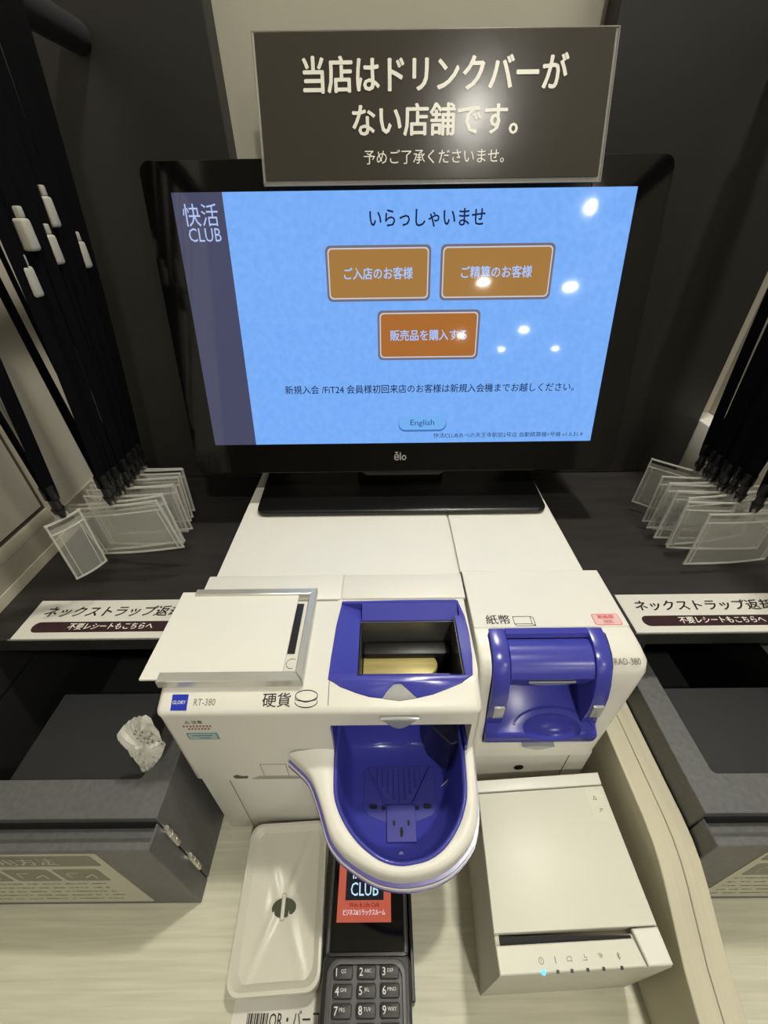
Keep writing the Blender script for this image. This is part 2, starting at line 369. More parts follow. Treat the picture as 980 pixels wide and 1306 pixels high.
# blue hopper frame
fr = prism(FO, XY, -0.0118, 0.0014, 0.0006, 1)
fr = boolean(fr, [box(-0.0242, 0.0615, 0.1908, 0.2515, -0.05, 0.05),
                  prism([(-0.0440, 0.010), (-0.0440, 0.0010), (-0.0225, -0.0085), (-0.0225, 0.010)], XZ, 0.1925, 0.2655),
                  prism([(0.2660, 0.010), (0.2660, 0.0010), (0.2500, -0.0070), (0.2500, 0.010)], YZ, -0.0242, 0.0660)])
obj('hopper_frame', drop(fr), BLUE, rt)
def wallq(name, x0, x1, y0, y1, z0, z1, m): return obj(name, box(x0, x1, y0, y1, z0, z1), m, rt)
wallq('hopper_wall', -0.0238, 0.0610, 0.2505, 0.2518, -0.0740, -0.0080, GREYWALL)
wallq('hopper_wall', 0.0600, 0.0614, 0.1910, 0.2505, -0.0740, -0.0008, mat('hopper_dark_wall', (0.05, 0.048, 0.044), 0.25))
wallq('hopper_wall', -0.0238, -0.0225, 0.1910, 0.2505, -0.0740, -0.0120, DARKHOLE)
wallq('hopper_wall', -0.0225, 0.0600, 0.1910, 0.1922, -0.0740, -0.0020, DARKHOLE)
wallq('hopper_floor', -0.0225, 0.0600, 0.1922, 0.2505, -0.0745, -0.0700, DARKHOLE)
obj('hopper_ledge', box(-0.0225, 0.0600, 0.2350, 0.2505, -0.0690, -0.0340, 0.003), DARKHOLE, rt)
bt = [(-0.0220, 0.2160), (0.0250, 0.2150)]+[(0.0300+0.0165*math.cos(R(a)), 0.2290+0.0135*math.sin(R(a))) for a in range(-80, 91, 17)]+[(-0.0220, 0.2434)]
obj('coin_belt', prism(bt, XY, -0.0480, -0.0400, 0.0015), BELT, rt, label='bronze coloured coin belt')
# clear indicator in the V notch
nz = [onto(*q) for q in [(0.0218, 0.1722), (0.0150, 0.1792), (0.0113, 0.1832), (0.0083, 0.1840), (0.0053, 0.1832), (0.0014, 0.1792), (-0.0034, 0.1722), (0.0090, 0.1702)]]
obj('indicator_lens', drop(prism(nz, XY, -0.004, 0.0010, 0.0005, 1)), LENS, rt)
# lens under the overhang
lp = [(-0.0060+0.0300*i/12, -0.0155-0.0140*math.sin(math.pi*i/12)**1.3) for i in range(13)]+[(0.0090, -0.0145)]
obj('lamp_lens', prism(lp, XZ, 0.1640, 0.1690, 0.0012, 2), LENS, rt, label='smoked lens under the overhang')
# blue cavity walls
obj('cavity_lining', box(-0.0448, 0.0658, 0.2090, 0.2126, -0.1450, -0.0302), BLUE_D, rt)
obj('cavity_lining', box(-0.0449, -0.0437, 0.1660, 0.2092, -0.1178, -0.0302), BLUE_D, rt)
obj('cavity_lining', box(0.0640, 0.0659, 0.1660, 0.2092, -0.1178, -0.0600), BLUE_D, rt)
# bowl rim
def resample(P, n):
    P = [Vector(p) for p in P]; L = [0]
    for a, b in zip(P, P[1:]): L.append(L[-1]+(b-a).length)
    out = []
    for k in range(n):
        s = L[-1]*k/(n-1); i = max(j for j in range(len(L)) if L[j] <= s+1e-9); i = min(i, len(P)-2)
        f = (s-L[i])/(L[i+1]-L[i]); p0, p1, p2, p3 = P[max(i-1, 0)], P[i], P[i+1], P[min(i+2, len(P)-1)]
        out.append(0.5*((2*p1)+(p2-p0)*f+(2*p0-5*p1+4*p2-p3)*f*f+(3*p1-p0-3*p2+p3)*f**3))
    return out
NB = 44
I_ = resample(INN, NB); O_ = resample(OUT, NB)
rings = []
for k in range(NB):
    a, b = O_[k], I_[k]; ring = []
    for f, dz in ((0.0, -0.016), (0.0, -0.0045), (0.06, -0.0015), (0.2, 0.0), (0.5, 0.0006), (0.85, 0.0), (0.97, -0.0012), (1.0, -0.004), (1.0, -0.016)):
        p = a.lerp(b, f); ring.append((p.x, p.y, zr(p.y)+dz))
    rings.append(ring)
obj('bowl_rim', loft(rings), WHITE, rt)
def side_band(name, z0, z1, grow, m):
    bm = bmesh.new(); V = []
    for k in range(NB):
        a = O_[k]; b = I_[k]; d = (a-b).normalized(); p = a+d*grow; q = b
        V.append([(p.x, p.y, zr(p.y)+z0), (p.x, p.y, zr(p.y)+z1), (q.x, q.y, zr(q.y)+z1), (q.x, q.y, zr(q.y)+z0)])
    return obj(name, loft(V, bm=bm), m, rt)
side_band('bowl_trim', -0.0200, -0.0160, 0.0022, PURPLE)
side_band('bowl_skirt', -0.0240, -0.0200, 0.0030, WHITE2)
side_band('bowl_trim', -0.0275, -0.0240, 0.0034, PURPLE)
# blue cup
def inset(P, d):
    c = Vector((0.0095, 0.150)); out = []
    for p in P:
        v = Vector(p)-c; out.append(c+v*(1-d/v.length))
    return out
IC = [p for p in I_]
back = [Vector((0.0636, 0.1900)), Vector((0.0636, 0.2085)), Vector((-0.0434, 0.2085)), Vector((-0.0434, 0.1900))]
ringsC = []
for d, dz, flatz in ((-0.0004, -0.0020, None), (0.0010, -0.0015, None), (0.0014, -0.0040, None), (0.0045, None, -0.112), (0.0090, None, -0.129), (0.0150, None, -0.134)):
    Q = inset(IC, d) if d > 0 else [p for p in IC]
    Q = Q + inset(back, d if d > 0 else 0)
    ringsC.append([(p.x, p.y, (zr(min(p.y, 0.17))+dz) if dz is not None else flatz) for p in Q])
cup = loft(ringsC, cap=False); top_v = len(ringsC[0])
cup.verts.ensure_lookup_table(); cup.faces.new([cup.verts[(len(ringsC)-1)*top_v+i] for i in range(top_v)])
bmesh.ops.recalc_face_normals(cup, faces=cup.faces)
for f in cup.faces: f.normal_flip()
me = bpy.data.meshes.new('cup')
for f in cup.faces: f.smooth = True
cup.to_mesh(me); cup.free(); bowl = link('payout_bowl', me, BLUE, rt)
md = bowl.modifiers.new('thickness', 'SOLIDIFY'); md.thickness = 0.0015; md.offset = 1
FZ = -0.134
# outer shell under the cup
us = []
for gz, d in ((-0.0270, 0.001), (-0.045, 0.006), (-0.060, 0.018), (-0.066, 0.030)):
    us.append([(p.x, p.y, min(zr(p.y)+gz, -0.110) if gz < -0.03 else zr(p.y)+gz) for p in inset(O_, d)]+[(0.055, 0.166, -0.1235), (-0.050, 0.166, -0.1235)])
us = [[(x, y, max(z, -0.139)) for x, y, z in r] for r in us]
obj('bowl_underside', loft(us, cap=False), WHITE2, rt)
# floor fittings inside the bowl
px = [(-0.0190, 0.1800), (-0.0225, 0.1765), (-0.0225, 0.1460), (-0.0180, 0.1400), (-0.0040, 0.1350), (0.0240, 0.1350), (0.0385, 0.1400), (0.0430, 0.1460), (0.0430, 0.1765), (0.0395, 0.1800)]
obj('bowl_recess_outline', prism([( (x-0.0100)*1.035+0.0100, (y-0.158)*1.035+0.158) for x, y in px], XY, FZ+0.0002, FZ+0.0009), SLOT, bowl)
obj('bowl_plate', prism(px, XY, FZ+0.0003, FZ+0.0020, 0.0004, 1), BLUE_M, bowl)
for k in range(9):
    x = -0.010+k*0.0050; y0 = 0.1480+abs(x-0.0100)*0.9
    obj('rib', box(x-0.0006, x+0.0006, y0, 0.1770, FZ+0.0018, FZ+0.0038, 0.0003, 1), BLUE, bowl)
for sgn in (-1, 1):
    obj('guide_ridge', prism([(0.0100+sgn*0.0300, 0.1775), (0.0100+sgn*0.0280, 0.1775), (0.0100+sgn*0.0105, 0.1480), (0.0100+sgn*0.0130, 0.1480)], XY, FZ+0.0018, FZ+0.0046, 0.0006, 1), BLUE, bowl)
obj('hinge_plate', box(-0.0020, 0.0235, 0.1205, 0.1480, FZ+0.0012, FZ+0.0038, 0.0005, 1), BLUE_M, bowl)
for (x, y, rx, ry) in ((0.0045, 0.1340, 0.0011, 0.0022), (0.0170, 0.1340, 0.0011, 0.0022), (0.0108, 0.1275, 0.0015, 0.0036), (-0.0045, 0.1455, 0.0015, 0.0013), (0.0255, 0.1455, 0.0015, 0.0013), (-0.0135, 0.1465, 0.0035, 0.0013), (0.0345, 0.1465, 0.0035, 0.0013)):
    obj('slot', prism([(x+rx*math.cos(R(a)), y+ry*math.sin(R(a))) for a in range(0, 360, 30)], XY, FZ+0.0015, FZ+0.0042), SLOT, bowl)
obj('screw', cyl((0.0100, 0.1130, FZ), (0.0100, 0.1130, FZ+0.0015), 0.0020, 16), BLUE_D, bowl)
# black coin guide at the back right of the bowl and pale roller
obj('coin_guide', prism([(0.0290, 0.2085), (0.0636, 0.2085), (0.0636, 0.1750), (0.0540, 0.1720), (0.0400, 0.1860)], XY, -0.1250, -0.0720, 0.001, 1), mat('smoked_black', (0.012, 0.012, 0.03), 0.18), rt)
obj('coin_roller', cyl((0.040, 0.1990, -0.0570), (0.058, 0.1990, -0.0570), 0.0085, 18), WHITE2, rt)
# lettering and stickers
fz = -0.0004
def on_top(z): return lambda u, v, t: (u, v, z+t)
lg = obj('maker_badge', drop(prism([(-0.1650, 0.1688), (-0.1528, 0.1688), (-0.1534, 0.1791), (-0.1658, 0.1791)], XY, 0, 0.0003)), NAVY, rt, smooth=False, label='blue square maker badge with white lettering')
text('lettering', 'GLORY', SIGNW, lg, (-0.1594, 0.1728, -0.0055), up=UPS, size=0.0036, width=0.0100, align='CENTER', weight=0.01)
text('lettering', 'RT-380', GREYINK, rt, (-0.1482, 0.1718, -0.0062), up=UPS, size=0.0070, width=0.0165)
text('lettering', '硬貨', INK, rt, (-0.0957, 0.1712, -0.0064), up=UPS, size=0.0108, width=0.0215, weight=0.012)
bm = bmesh.new()
for cy in (0.1735, 0.1775):
    strokes([(-0.0622+0.0085*math.cos(R(a)), cy+0.0036*math.sin(R(a))) for a in (range(0, 361, 15) if cy > 0.175 else list(range(-175, 20, 13)))], 0.0005, bm, on_top(-0.0003), 0.0006)
strokes([(-0.0707, 0.1775), (-0.0707, 0.1748), (-0.0622, 0.1732), (-0.0545, 0.1748), (-0.0537, 0.1775)], 0.0004, bm, on_top(-0.0003), 0.0006)
obj('coin_icon', drop(bm), INK, rt, smooth=False)
onf = lambda u, v, t: (u, 0.1678-t, v)
def ftext(s, m, x, z, size, width, par=rt, y=0.1678, **k): return text('lettering', s, m, par, (x, y, z), (1, 0, 0), (0, 0, 1), size, width, **k)
ftext('△ 注意', INK, -0.1585, -0.0245, 0.0050, 0.0140, weight=0.01)
bm = bmesh.new(); 
for k in range(2):
    for j in range(9-k*2):
        x = -0.1610+k*0.003+j*0.0026; z = -0.0290-k*0.0042
        strokes([(x, z+0.0006), (x+0.0010, z+0.0006)], 0.0006, bm, onf); strokes([(x, z-0.0008), (x+random.uniform(0.0004, 0.0012), z-0.0008)], 0.0006, bm, onf); strokes([(x+0.0006, z+0.001), (x+0.0006, z-0.001)], 0.0005, bm, onf)
obj('warning_print', bm, REDINK, rt, smooth=False)
st = flat(rrect(-0.1620, -0.1370, -0.0500, -0.0395, 0.0012), onf, 0.0002, TEAL, 'sticker', rt); flat(rrect(-0.1608, -0.1382, -0.0490, -0.0405, 0.0008), lambda u, v, t: (u, 0.1676-t, v), 0.0002, TEALL, 'sticker_face', st)
bm = bmesh.new()
for k in range(5): strokes([(-0.1570+k*0.0032, -0.0430), (-0.1550+k*0.0032, -0.0430)], 0.0014, bm, lambda u, v, t: (u, 0.1674-t, v))
strokes([(-0.1520, -0.0468), (-0.1440, -0.0468)], 0.0010, bm, lambda u, v, t: (u, 0.1674-t, v)); obj('sticker_print', bm, TEAL, st, smooth=False)
# small flap and key recess at the bottom of the face
bm = bmesh.new(); strokes([(-0.1130, -0.1180), (-0.1130, -0.0960), (-0.0905, -0.0960), (-0.0905, -0.1180)], 0.0005, bm, onf); obj('flap_seam', bm, GREYINK, rt, smooth=False)
obj('finger_notch', prism([(-0.1250, -0.1240), (-0.1170, -0.1190), (-0.0850, -0.1190), (-0.0760, -0.1240)], XZ, 0.1670, 0.1682), mat('notch_grey', (0.35, 0.33, 0.27), 0.5), rt)
obj('key_recess', prism([(-0.1415, -0.1190), (-0.1380, -0.1165), (-0.1330, -0.1195), (-0.1280, -0.1190), (-0.1290, -0.1225), (-0.1400, -0.1225)], XZ, 0.1670, 0.1682), mat('recess_brown', (0.10, 0.08, 0.05), 0.6), rt)  # key recess drawn as a flat dark brown patch

# ------------------------------------------------------------------ banknote machine (right)
rd = thing('banknote_machine', 'white banknote recycler with blue hooded cash tray, right of coin machine', 'banknote machine', (0.14, 0.25, -0.128))
lv = [(0.0, 0.2350, 0.0765, 0.2128), (-0.0020, 0.2240, 0.0768, 0.2142), (-0.0060, 0.2130, 0.0772, 0.2168), (-0.0120, 0.2060, 0.0775, 0.2200), (-0.0200, 0.2025, 0.0778, 0.2200), (-0.0400, 0.1995, 0.0785, 0.2160), (-0.0800, 0.1935, 0.0795, 0.2075), (-0.1280, 0.1870, 0.0800, 0.1975)]
rg = []
for z, yf, xl, xr in lv:
    c = []
    for cx, cy, a in ((xr-0.008, yf+0.008, 270), (xr-0.003, 0.302, 0), (xl+0.001, 0.302, 90), (xl+0.004, yf+0.004, 180)):
        rr = {270: 0.008, 0: 0.003, 90: 0.001, 180: 0.004}[a]
        for i in range(5):
            t = R(a+90*i/4); c.append((cx+rr*math.cos(t), cy+rr*math.sin(t), z))
    rg.append(c)
shell = loft(rg)
cutB = prism([(0.0885, 0.150), (0.1875, 0.150), (0.1895, 0.2300), (0.1850, 0.2362), (0.0905, 0.2362), (0.0872, 0.2300)], XY, -0.1065, 0.01)
# do not cut the base front below the tray
shell = boolean(shell, [cutB])
obj('body', shell, WHITE, rd)
obj('top_cover', box(0.0765, 0.2128, 0.2365, 0.3064, -0.001, 0.0012, 0.0006, 1), WHITE, rd)
CH = [(0.2355, 0.0006), (0.2200, -0.0012), (0.2085, -0.0075), (0.2015, -0.0160), (0.1965, -0.0270), (0.1930, -0.0400), (0.1915, -0.0560), (0.1930, -0.0740), (0.1940, -0.0800), (0.2300, -0.0800), (0.2355, -0.0600)]
obj('side_cheek', prism(CH, YZ, 0.0886, 0.1030, 0.0012), BLUE, rd)
obj('side_cheek', prism(CH, YZ, 0.1745, 0.1880, 0.0012), BLUE, rd)
obj('top_bridge', prism([(0.2358, 0.0006), (0.2300, 0.0004), (0.2285, -0.0035), (0.2358, -0.0060)], YZ, 0.1028, 0.1748, 0.0005, 1), BLUE, rd)
hp = [(0.2300, -0.0100), (0.2285, -0.0050), (0.2250, -0.0032), (0.2190, -0.0034), (0.2125, -0.0058), (0.2065, -0.0112), (0.2022, -0.0170), (0.2002, -0.0212), (0.2008, -0.0232), (0.2065, -0.0390), (0.2120, -0.0420), (0.2320, -0.0450)]
obj('hood', prism(hp, YZ, 0.1034, 0.1740, 0.0006, 1), BLUE, rd, label='rounded glossy blue hood above the cash tray')
def hood_face(y0, z0, y1, z1):  # the sloping plane below the hood lip
    return lambda u, v, t: (u, y0+(y1-y0)*v-t*0.9, z0+(z1-z0)*v-t*0.45)
el = [(0.1395+0.0200*math.cos(R(a)), max(0.02, 0.10+0.75*max(0, math.sin(R(a))))) for a in range(0, 181, 12)]
obj('lamp_lens', prism(el, hood_face(0.2006, -0.0240, 0.2062, -0.0385), 0.0, 0.0014, 0.0004, 1), LENS, rd, label='smoked lens under the hood lip')
obj('slot_back', box(0.1030, 0.1745, 0.2290, 0.2340, -0.0620, -0.0430), SLOT, rd)
# tray with scooped dish
tray = prism([(0.2340, -0.0980), (0.2340, -0.0600), (0.2300, -0.0620), (0.1870, -0.0835), (0.1848, -0.0855), (0.1840, -0.0890), (0.1850, -0.0960), (0.1875, -0.1030), (0.1900, -0.1060), (0.2340, -0.1060)], YZ, 0.0886, 0.1880, 0.0010)
dish = bmesh.new(); bmesh.ops.create_uvsphere(dish, u_segments=40, v_segments=20, radius=1)
for v in dish.verts: v.co = Vector((0.1480+v.co.x*0.0280, 0.1875+v.co.y*0.0135, -0.0770+v.co.z*0.0160))
tray = boolean(tray, [dish])
obj('cash_tray', tray, mat('tray_blue_plastic', (0.052, 0.056, 0.36), 0.24, spec=0.18), rd, label='glossy blue tray with scooped dish')
bm = bmesh.new(); lo_ = [(0.1495+0.0355*math.cos(R(a)), 0.1905+0.0145*math.sin(R(a))) for a in range(4, 177, 8)]
tz = lambda y: -0.0620-0.5*(0.23-y)
rr_ = []
for x, y in lo_:
    n = (Vector((x, y))-Vector((0.1495, 0.1895))).normalized()*0.0014; z = tz(y)
    rr_.append([(x-n.x, y-n.y, z-0.002), (x-n.x*0.6, y-n.y*0.6, z+0.0012), (x+n.x*0.6, y+n.y*0.6, z+0.0012), (x+n.x, y+n.y, z-0.002)])
obj('dish_lip', loft(rr_, bm=bm), BLUE, rd)
obj('cheek_lens', box(0.0915, 0.1010, 0.1896, 0.1935, -0.0640, -0.0480, 0.001), LENS, rd)
obj('cheek_lens', box(0.1765, 0.1860, 0.1896, 0.1935, -0.0640, -0.0480, 0.001), LENS, rd)
obj('apron_lens', prism([(0.125+0.0015*i, -0.1070-0.0050*math.sin(math.pi*i/20)) for i in range(21)]+[(0.1400, -0.1050)], XZ, 0.1850, 0.1900), LENS, rd)
text('lettering', '紙幣', INK, rd, (0.0885, 0.2405, 0.0012), size=0.0112, width=0.0215, weight=0.012)
bm = bmesh.new(); ot = on_top(0.0012)
strokes([(0.1130, 0.2398), (0.1285, 0.2398), (0.1285, 0.2480), (0.1130, 0.2480), (0.1130, 0.2398)], 0.0005, bm, ot)
strokes([(0.1130, 0.2398), (0.1145, 0.2378), (0.1310, 0.2378), (0.1310, 0.2465), (0.1285, 0.2480)], 0.0005, bm, ot); strokes([(0.1310, 0.2378), (0.1285, 0.2398)], 0.0005, bm, ot)
obj('banknote_icon', bm, INK, rd, smooth=False)
pk = flat(rrect(0.1835, 0.2075, 0.2375, 0.2500, 0.002), on_top(0.0012), 0.0002, PINK, 'notice_sticker', rd, label='pink rounded notice sticker')
flat(rrect(0.1842, 0.2068, 0.2382, 0.2493, 0.0015), on_top(0.0014), 0.0001, PINKL, 'sticker_face', pk)
text('lettering', '新紙幣', PINK, pk, (0.1955, 0.2445, 0.0016), size=0.0048, width=0.0145, align='CENTER', weight=0.02)
text('lettering', '対応', PINK, pk, (0.1960, 0.2394, 0.0016), size=0.0044, width=0.0090, align='CENTER', weight=0.02)
text('lettering', 'RAD-380', GREYINK, rd, (0.1895, 0.2062, -0.0110), (1, 0, 0), (0, 0.82, 0.57), size=0.0078, width=0.0220, lift=0.0010)

# ------------------------------------------------------------------ housing under and behind the machines
hs = thing('machine_housing', 'white rectangular housing with two cover plates under the monitor', 'housing', (0, 0.4, -0.25))
obj('base_box', box(0.0745, 0.1980, 0.1900, 0.302, -0.2495, -0.1282, 0.001), WHITE2, rd)
obj('base_box', boolean(box(-0.1735, 0.0728, 0.1690, 0.302, -0.2495, -0.1260, 0.001), [box(-0.0452, 0.0662, 0.10, 0.2130, -0.1500, -0.10)]), WHITE2, rt)
obj('rear_box', box(-0.1700, 0.1990, 0.3068, 0.5485, -0.25, -0.0025, 0.001), WHITE2, hs)
obj('cover_plate', box(-0.1707, 0.0732, 0.3030, 0.5480, -0.002, 0.0005, 0.0006, 1), WHITE, hs)
obj('cover_plate', box(0.0752, 0.1995, 0.3070, 0.5480, -0.002, 0.0005, 0.0006, 1), WHITE, hs)
obj('base_seam', box(-0.1480, -0.1476, 0.1685, 0.1693, -0.2490, -0.1300), GREYINK, rt); obj('base_seam', box(0.1765, 0.1770, 0.1895, 0.1902, -0.2490, -0.1300), GREYINK, rd)
obj('keyhole', cyl((0.1320, 0.1894, -0.1600), (0.1320, 0.1902, -0.1600), 0.0048, 18), DARKHOLE, rd)

# ------------------------------------------------------------------ monitor
T = R(12.5); sT, cT = math.sin(T), math.cos(T); ORG = Vector((0, 0.439, 0.0741))
MR = Vector((1, 0, 0)); MU = Vector((0, sT, cT)); MN = Vector((0, -cT, sT))
def MP(x, v, n=0.0): return ORG+MR*x+MU*v+MN*n
mpf = lambda n0: (lambda u, v, t: MP(u, v, n0+t))
mo = thing('touch_monitor', 'black touch screen monitor showing a blue welcome menu', 'monitor', (0.02, 0.45, 0.0006))
hsg = prism(rrect(-0.2235, 0.2695, -0.0315, 0.2690, 0.011, 8), mpf(0), -0.034, -0.0004, 0.0020, 2)
obj('housing', hsg, BEZEL, mo)
obj('glass', prism(rrect(-0.2220, 0.2680, -0.0300, 0.2675, 0.010, 8), mpf(0), -0.0004, 0.0002, 0), GLASSB, mo)
obj('rear_bulge', prism(rrect(-0.12, 0.17, 0.02, 0.22, 0.02, 6), mpf(0), -0.042, -0.033, 0.005), BASEBLK, mo)
sc = obj('screen', prism(rect(-0.1962, 0.2380, 0.0040, 0.2437), mpf(0.0003), 0, 0.0002), SC_BG, mo, smooth=False, label='lit blue welcome screen with orange buttons')
flat(rect(-0.1962, -0.1488, 0.0040, 0.2437), mpf(0.0006), 0.0001, SC_SIDE, 'side_bar', sc)
def mtext(s, m, x, v, size, width, align='LEFT', weight=0.0, n=0.0010, shear=0):
    return text('lettering', s, m, sc, MP(x, v, n), MR, MU, size, width, weight, shear, align)
mtext('快活', SC_LOGO, -0.1882, 0.2185, 0.0195, 0.0330, weight=0.0)
mtext('CLUB', SC_LOGO, -0.1858, 0.2045, 0.0160, 0.0310)
mtext('いらっしゃいませ', SC_TXT, 0.0430, 0.2155, 0.0165, 0.1095, 'CENTER', 0.018)
def button(x0, x1, v0, v1, m, s, tw):
    b = flat(rrect(x0, x1, v0, v1, 0.0050), mpf(0.0006), 0.0001, SC_RIM, 'screen_button', sc)
    e = 0.0022; flat(rrect(x0+e, x1-e, v0+e, v1-e, 0.0040), mpf(0.0008), 0.0001, SC_LINE, 'button_line', sc)
    e = 0.0034; flat(rrect(x0+e, x1-e, v0+e, v1-e, 0.0034), mpf(0.0010), 0.0001, m, 'button_face', sc)
    mtext(s, SC_TXL, (x0+x1)/2, (v0+v1)/2-0.0040, 0.0112, tw, 'CENTER', 0.02, n=0.0013)
button(-0.0560, 0.0478, 0.1510, 0.2000, SC_OR1, 'ご入店のお客様', 0.0680)
button(0.0572, 0.1690, 0.1510, 0.2000, SC_OR1, 'ご精算のお客様', 0.0700)
button(-0.0058, 0.1004, 0.0945, 0.1425, SC_OR2, '販売品を購入する', 0.0800)
mtext('新規入会 /FiT24 会員様初回来店のお客様は新規入会機までお越しください。', SC_TXT, -0.1086, 0.0610, 0.0098, 0.3175, weight=0.012)
flat(rrect(0.0160, 0.0705, 0.0170, 0.0345, 0.0080), mpf(0.0006), 0.0001, SC_ENG2, 'screen_button', sc)
flat(rrect(0.0165, 0.0700, 0.0192, 0.0345, 0.0074), mpf(0.0008), 0.0001, SC_ENG, 'button_face', sc)
mtext('English', SC_ENGT, 0.0432, 0.0245, 0.0090, 0.0270, 'CENTER', 0.01)
mtext('快活CLUBあべの天王寺駅前2号店 自動精算機1号機 v1.0.31.4', SC_TXT, 0.0563, 0.0100, 0.0062, 0.1710)
text('lettering', 'ēlo', mat('brand_grey', (0.30, 0.29, 0.27), 0.4), mo, MP(0.0183, -0.0165, 0.0005), MR, MU, 0.0135, 0.0140, 0.03, 0, 'CENTER')
obj('clamp', prism([(-0.0300, -0.0315), (0.0740, -0.0315), (0.0660, -0.0370), (-0.0220, -0.0370)], mpf(0), -0.028, -0.004, 0.001, 1), mat('clamp_charcoal', (0.02, 0.02, 0.02), 0.3), mo)
obj('neck', prism([(0.4900, 0.0060), (0.4700, 0.0060), (0.4560, 0.0500), (0.4800, 0.1500), (0.5050, 0.1450), (0.4850, 0.0500)], YZ, -0.035, 0.075, 0.002), BASEBLK, mo)
def trap(xa0, xa1, xb0, xb1, y0, y1, r=0.012):
    out = []
    for (cx, cy), a in (((xb1-r, y1-r), 0), ((xb0+r, y1-r), 90), ((xa0+r, y0+r), 180), ((xa1-r, y0+r), 270)):
        for i in range(7): t = R(a+15*i); out.append((cx+r*math.cos(t), cy+r*math.sin(t)))
    return out
obj('stand_base', prism(trap(-0.1545, 0.1930, -0.1600, 0.1980, 0.4020, 0.5380), XY, 0.0006, 0.0085, 0.0030, 3), BASEBLK, mo)

# ------------------------------------------------------------------ laminated notice stuck on the monitor
T2 = R(17.4); SO = Vector((0, 0.4832, 0.3155)); SU = Vector((0, math.sin(T2), math.cos(T2))); SN = Vector((0, -math.cos(T2), math.sin(T2)))
spf = lambda n0: (lambda u, v, t: SO+MR*u+SU*v+SN*(n0+t))
sg = thing('laminated_notice', 'dark grey laminated notice with white lettering on top of the monitor', 'notice', tuple(SO+MR*0.046))
obj('laminate_film', prism(rrect(-0.1065, 0.1985, 0.0003, 0.1070, 0.0035), spf(0), -0.0006, 0.0, 0), CLEARF, sg)
flat(rrect(-0.1045, 0.1955, 0.0040, 0.1062, 0.0003, 1), spf(0.0002), 0.0003, SIGNP, 'printed_card', sg)
ed = bmesh.new()
for a, b in (((-0.1065, 0.0003), (0.1985, 0.0003)), ((0.1985, 0.0003), (0.1985, 0.1070)), ((-0.1065, 0.1070), (0.1985, 0.1070)), ((-0.1065, 0.0003), (-0.1065, 0.1070))):
    strokes([a, b], 0.0008, ed, spf(0.0), 0.0006)
obj('laminate_edge', ed, mat('laminate_edge', (0.22, 0.21, 0.18), 0.2), sg, smooth=False)
def stext(s, x, v, size, width, weight): text('lettering', s, SIGNW, sg, SO+MR*x+SU*v+SN*0.0007, MR, SU, size, width, weight, 0, 'CENTER')
stext('当店はドリンクバーが', 0.0465, 0.0680, 0.0265, 0.2240, 0.030)
stext('ない店舗です。', 0.0475, 0.0375, 0.0245, 0.1440, 0.030)
stext('予めご了承くださいませ。', 0.0470, 0.0160, 0.0115, 0.1250, 0.004)

# ------------------------------------------------------------------ neck strap signs on the shelf
def strap_sign(x0, label, skew=0.0):
    t = thing('neck_strap_sign', label, 'sign', (x0+0.09, 0.275, -0.030), 'neck strap return signs')
    z = -0.0299
    flat(rect(x0, x0+0.178, 0.2525, 0.3005), on_top(z), 0.0006, LABELW, 'card', t)
    text('lettering', 'ネックストラップ返却口', INK, t, (x0+0.0135, 0.2800, z+0.0007), size=0.0145, width=0.1530, weight=0.027, shear=0.18)
    flat(rrect(x0+0.0120, x0+0.166, 0.2600, 0.2725, 0.0060), on_top(z+0.0006), 0.0002, BROWN, 'banner', t)
    text('lettering', '不要レシートもこちらへ', SIGNW, t, (x0+0.0890, 0.2634, z+0.0009), size=0.0086, width=0.0830, weight=0.018, shear=0.15, align='CENTER')
    obj('sleeve_edge', box(x0-0.0015, x0+0.1795, 0.2512, 0.2524, z-0.0001, z+0.0010), CLEARF, t)
    return t
strap_sign(-0.3590, 'white shelf sign with black lettering over a brown banner, left of coin machine')
strap_sign(0.2375, 'white shelf sign with black lettering over a brown banner, right of banknote machine')

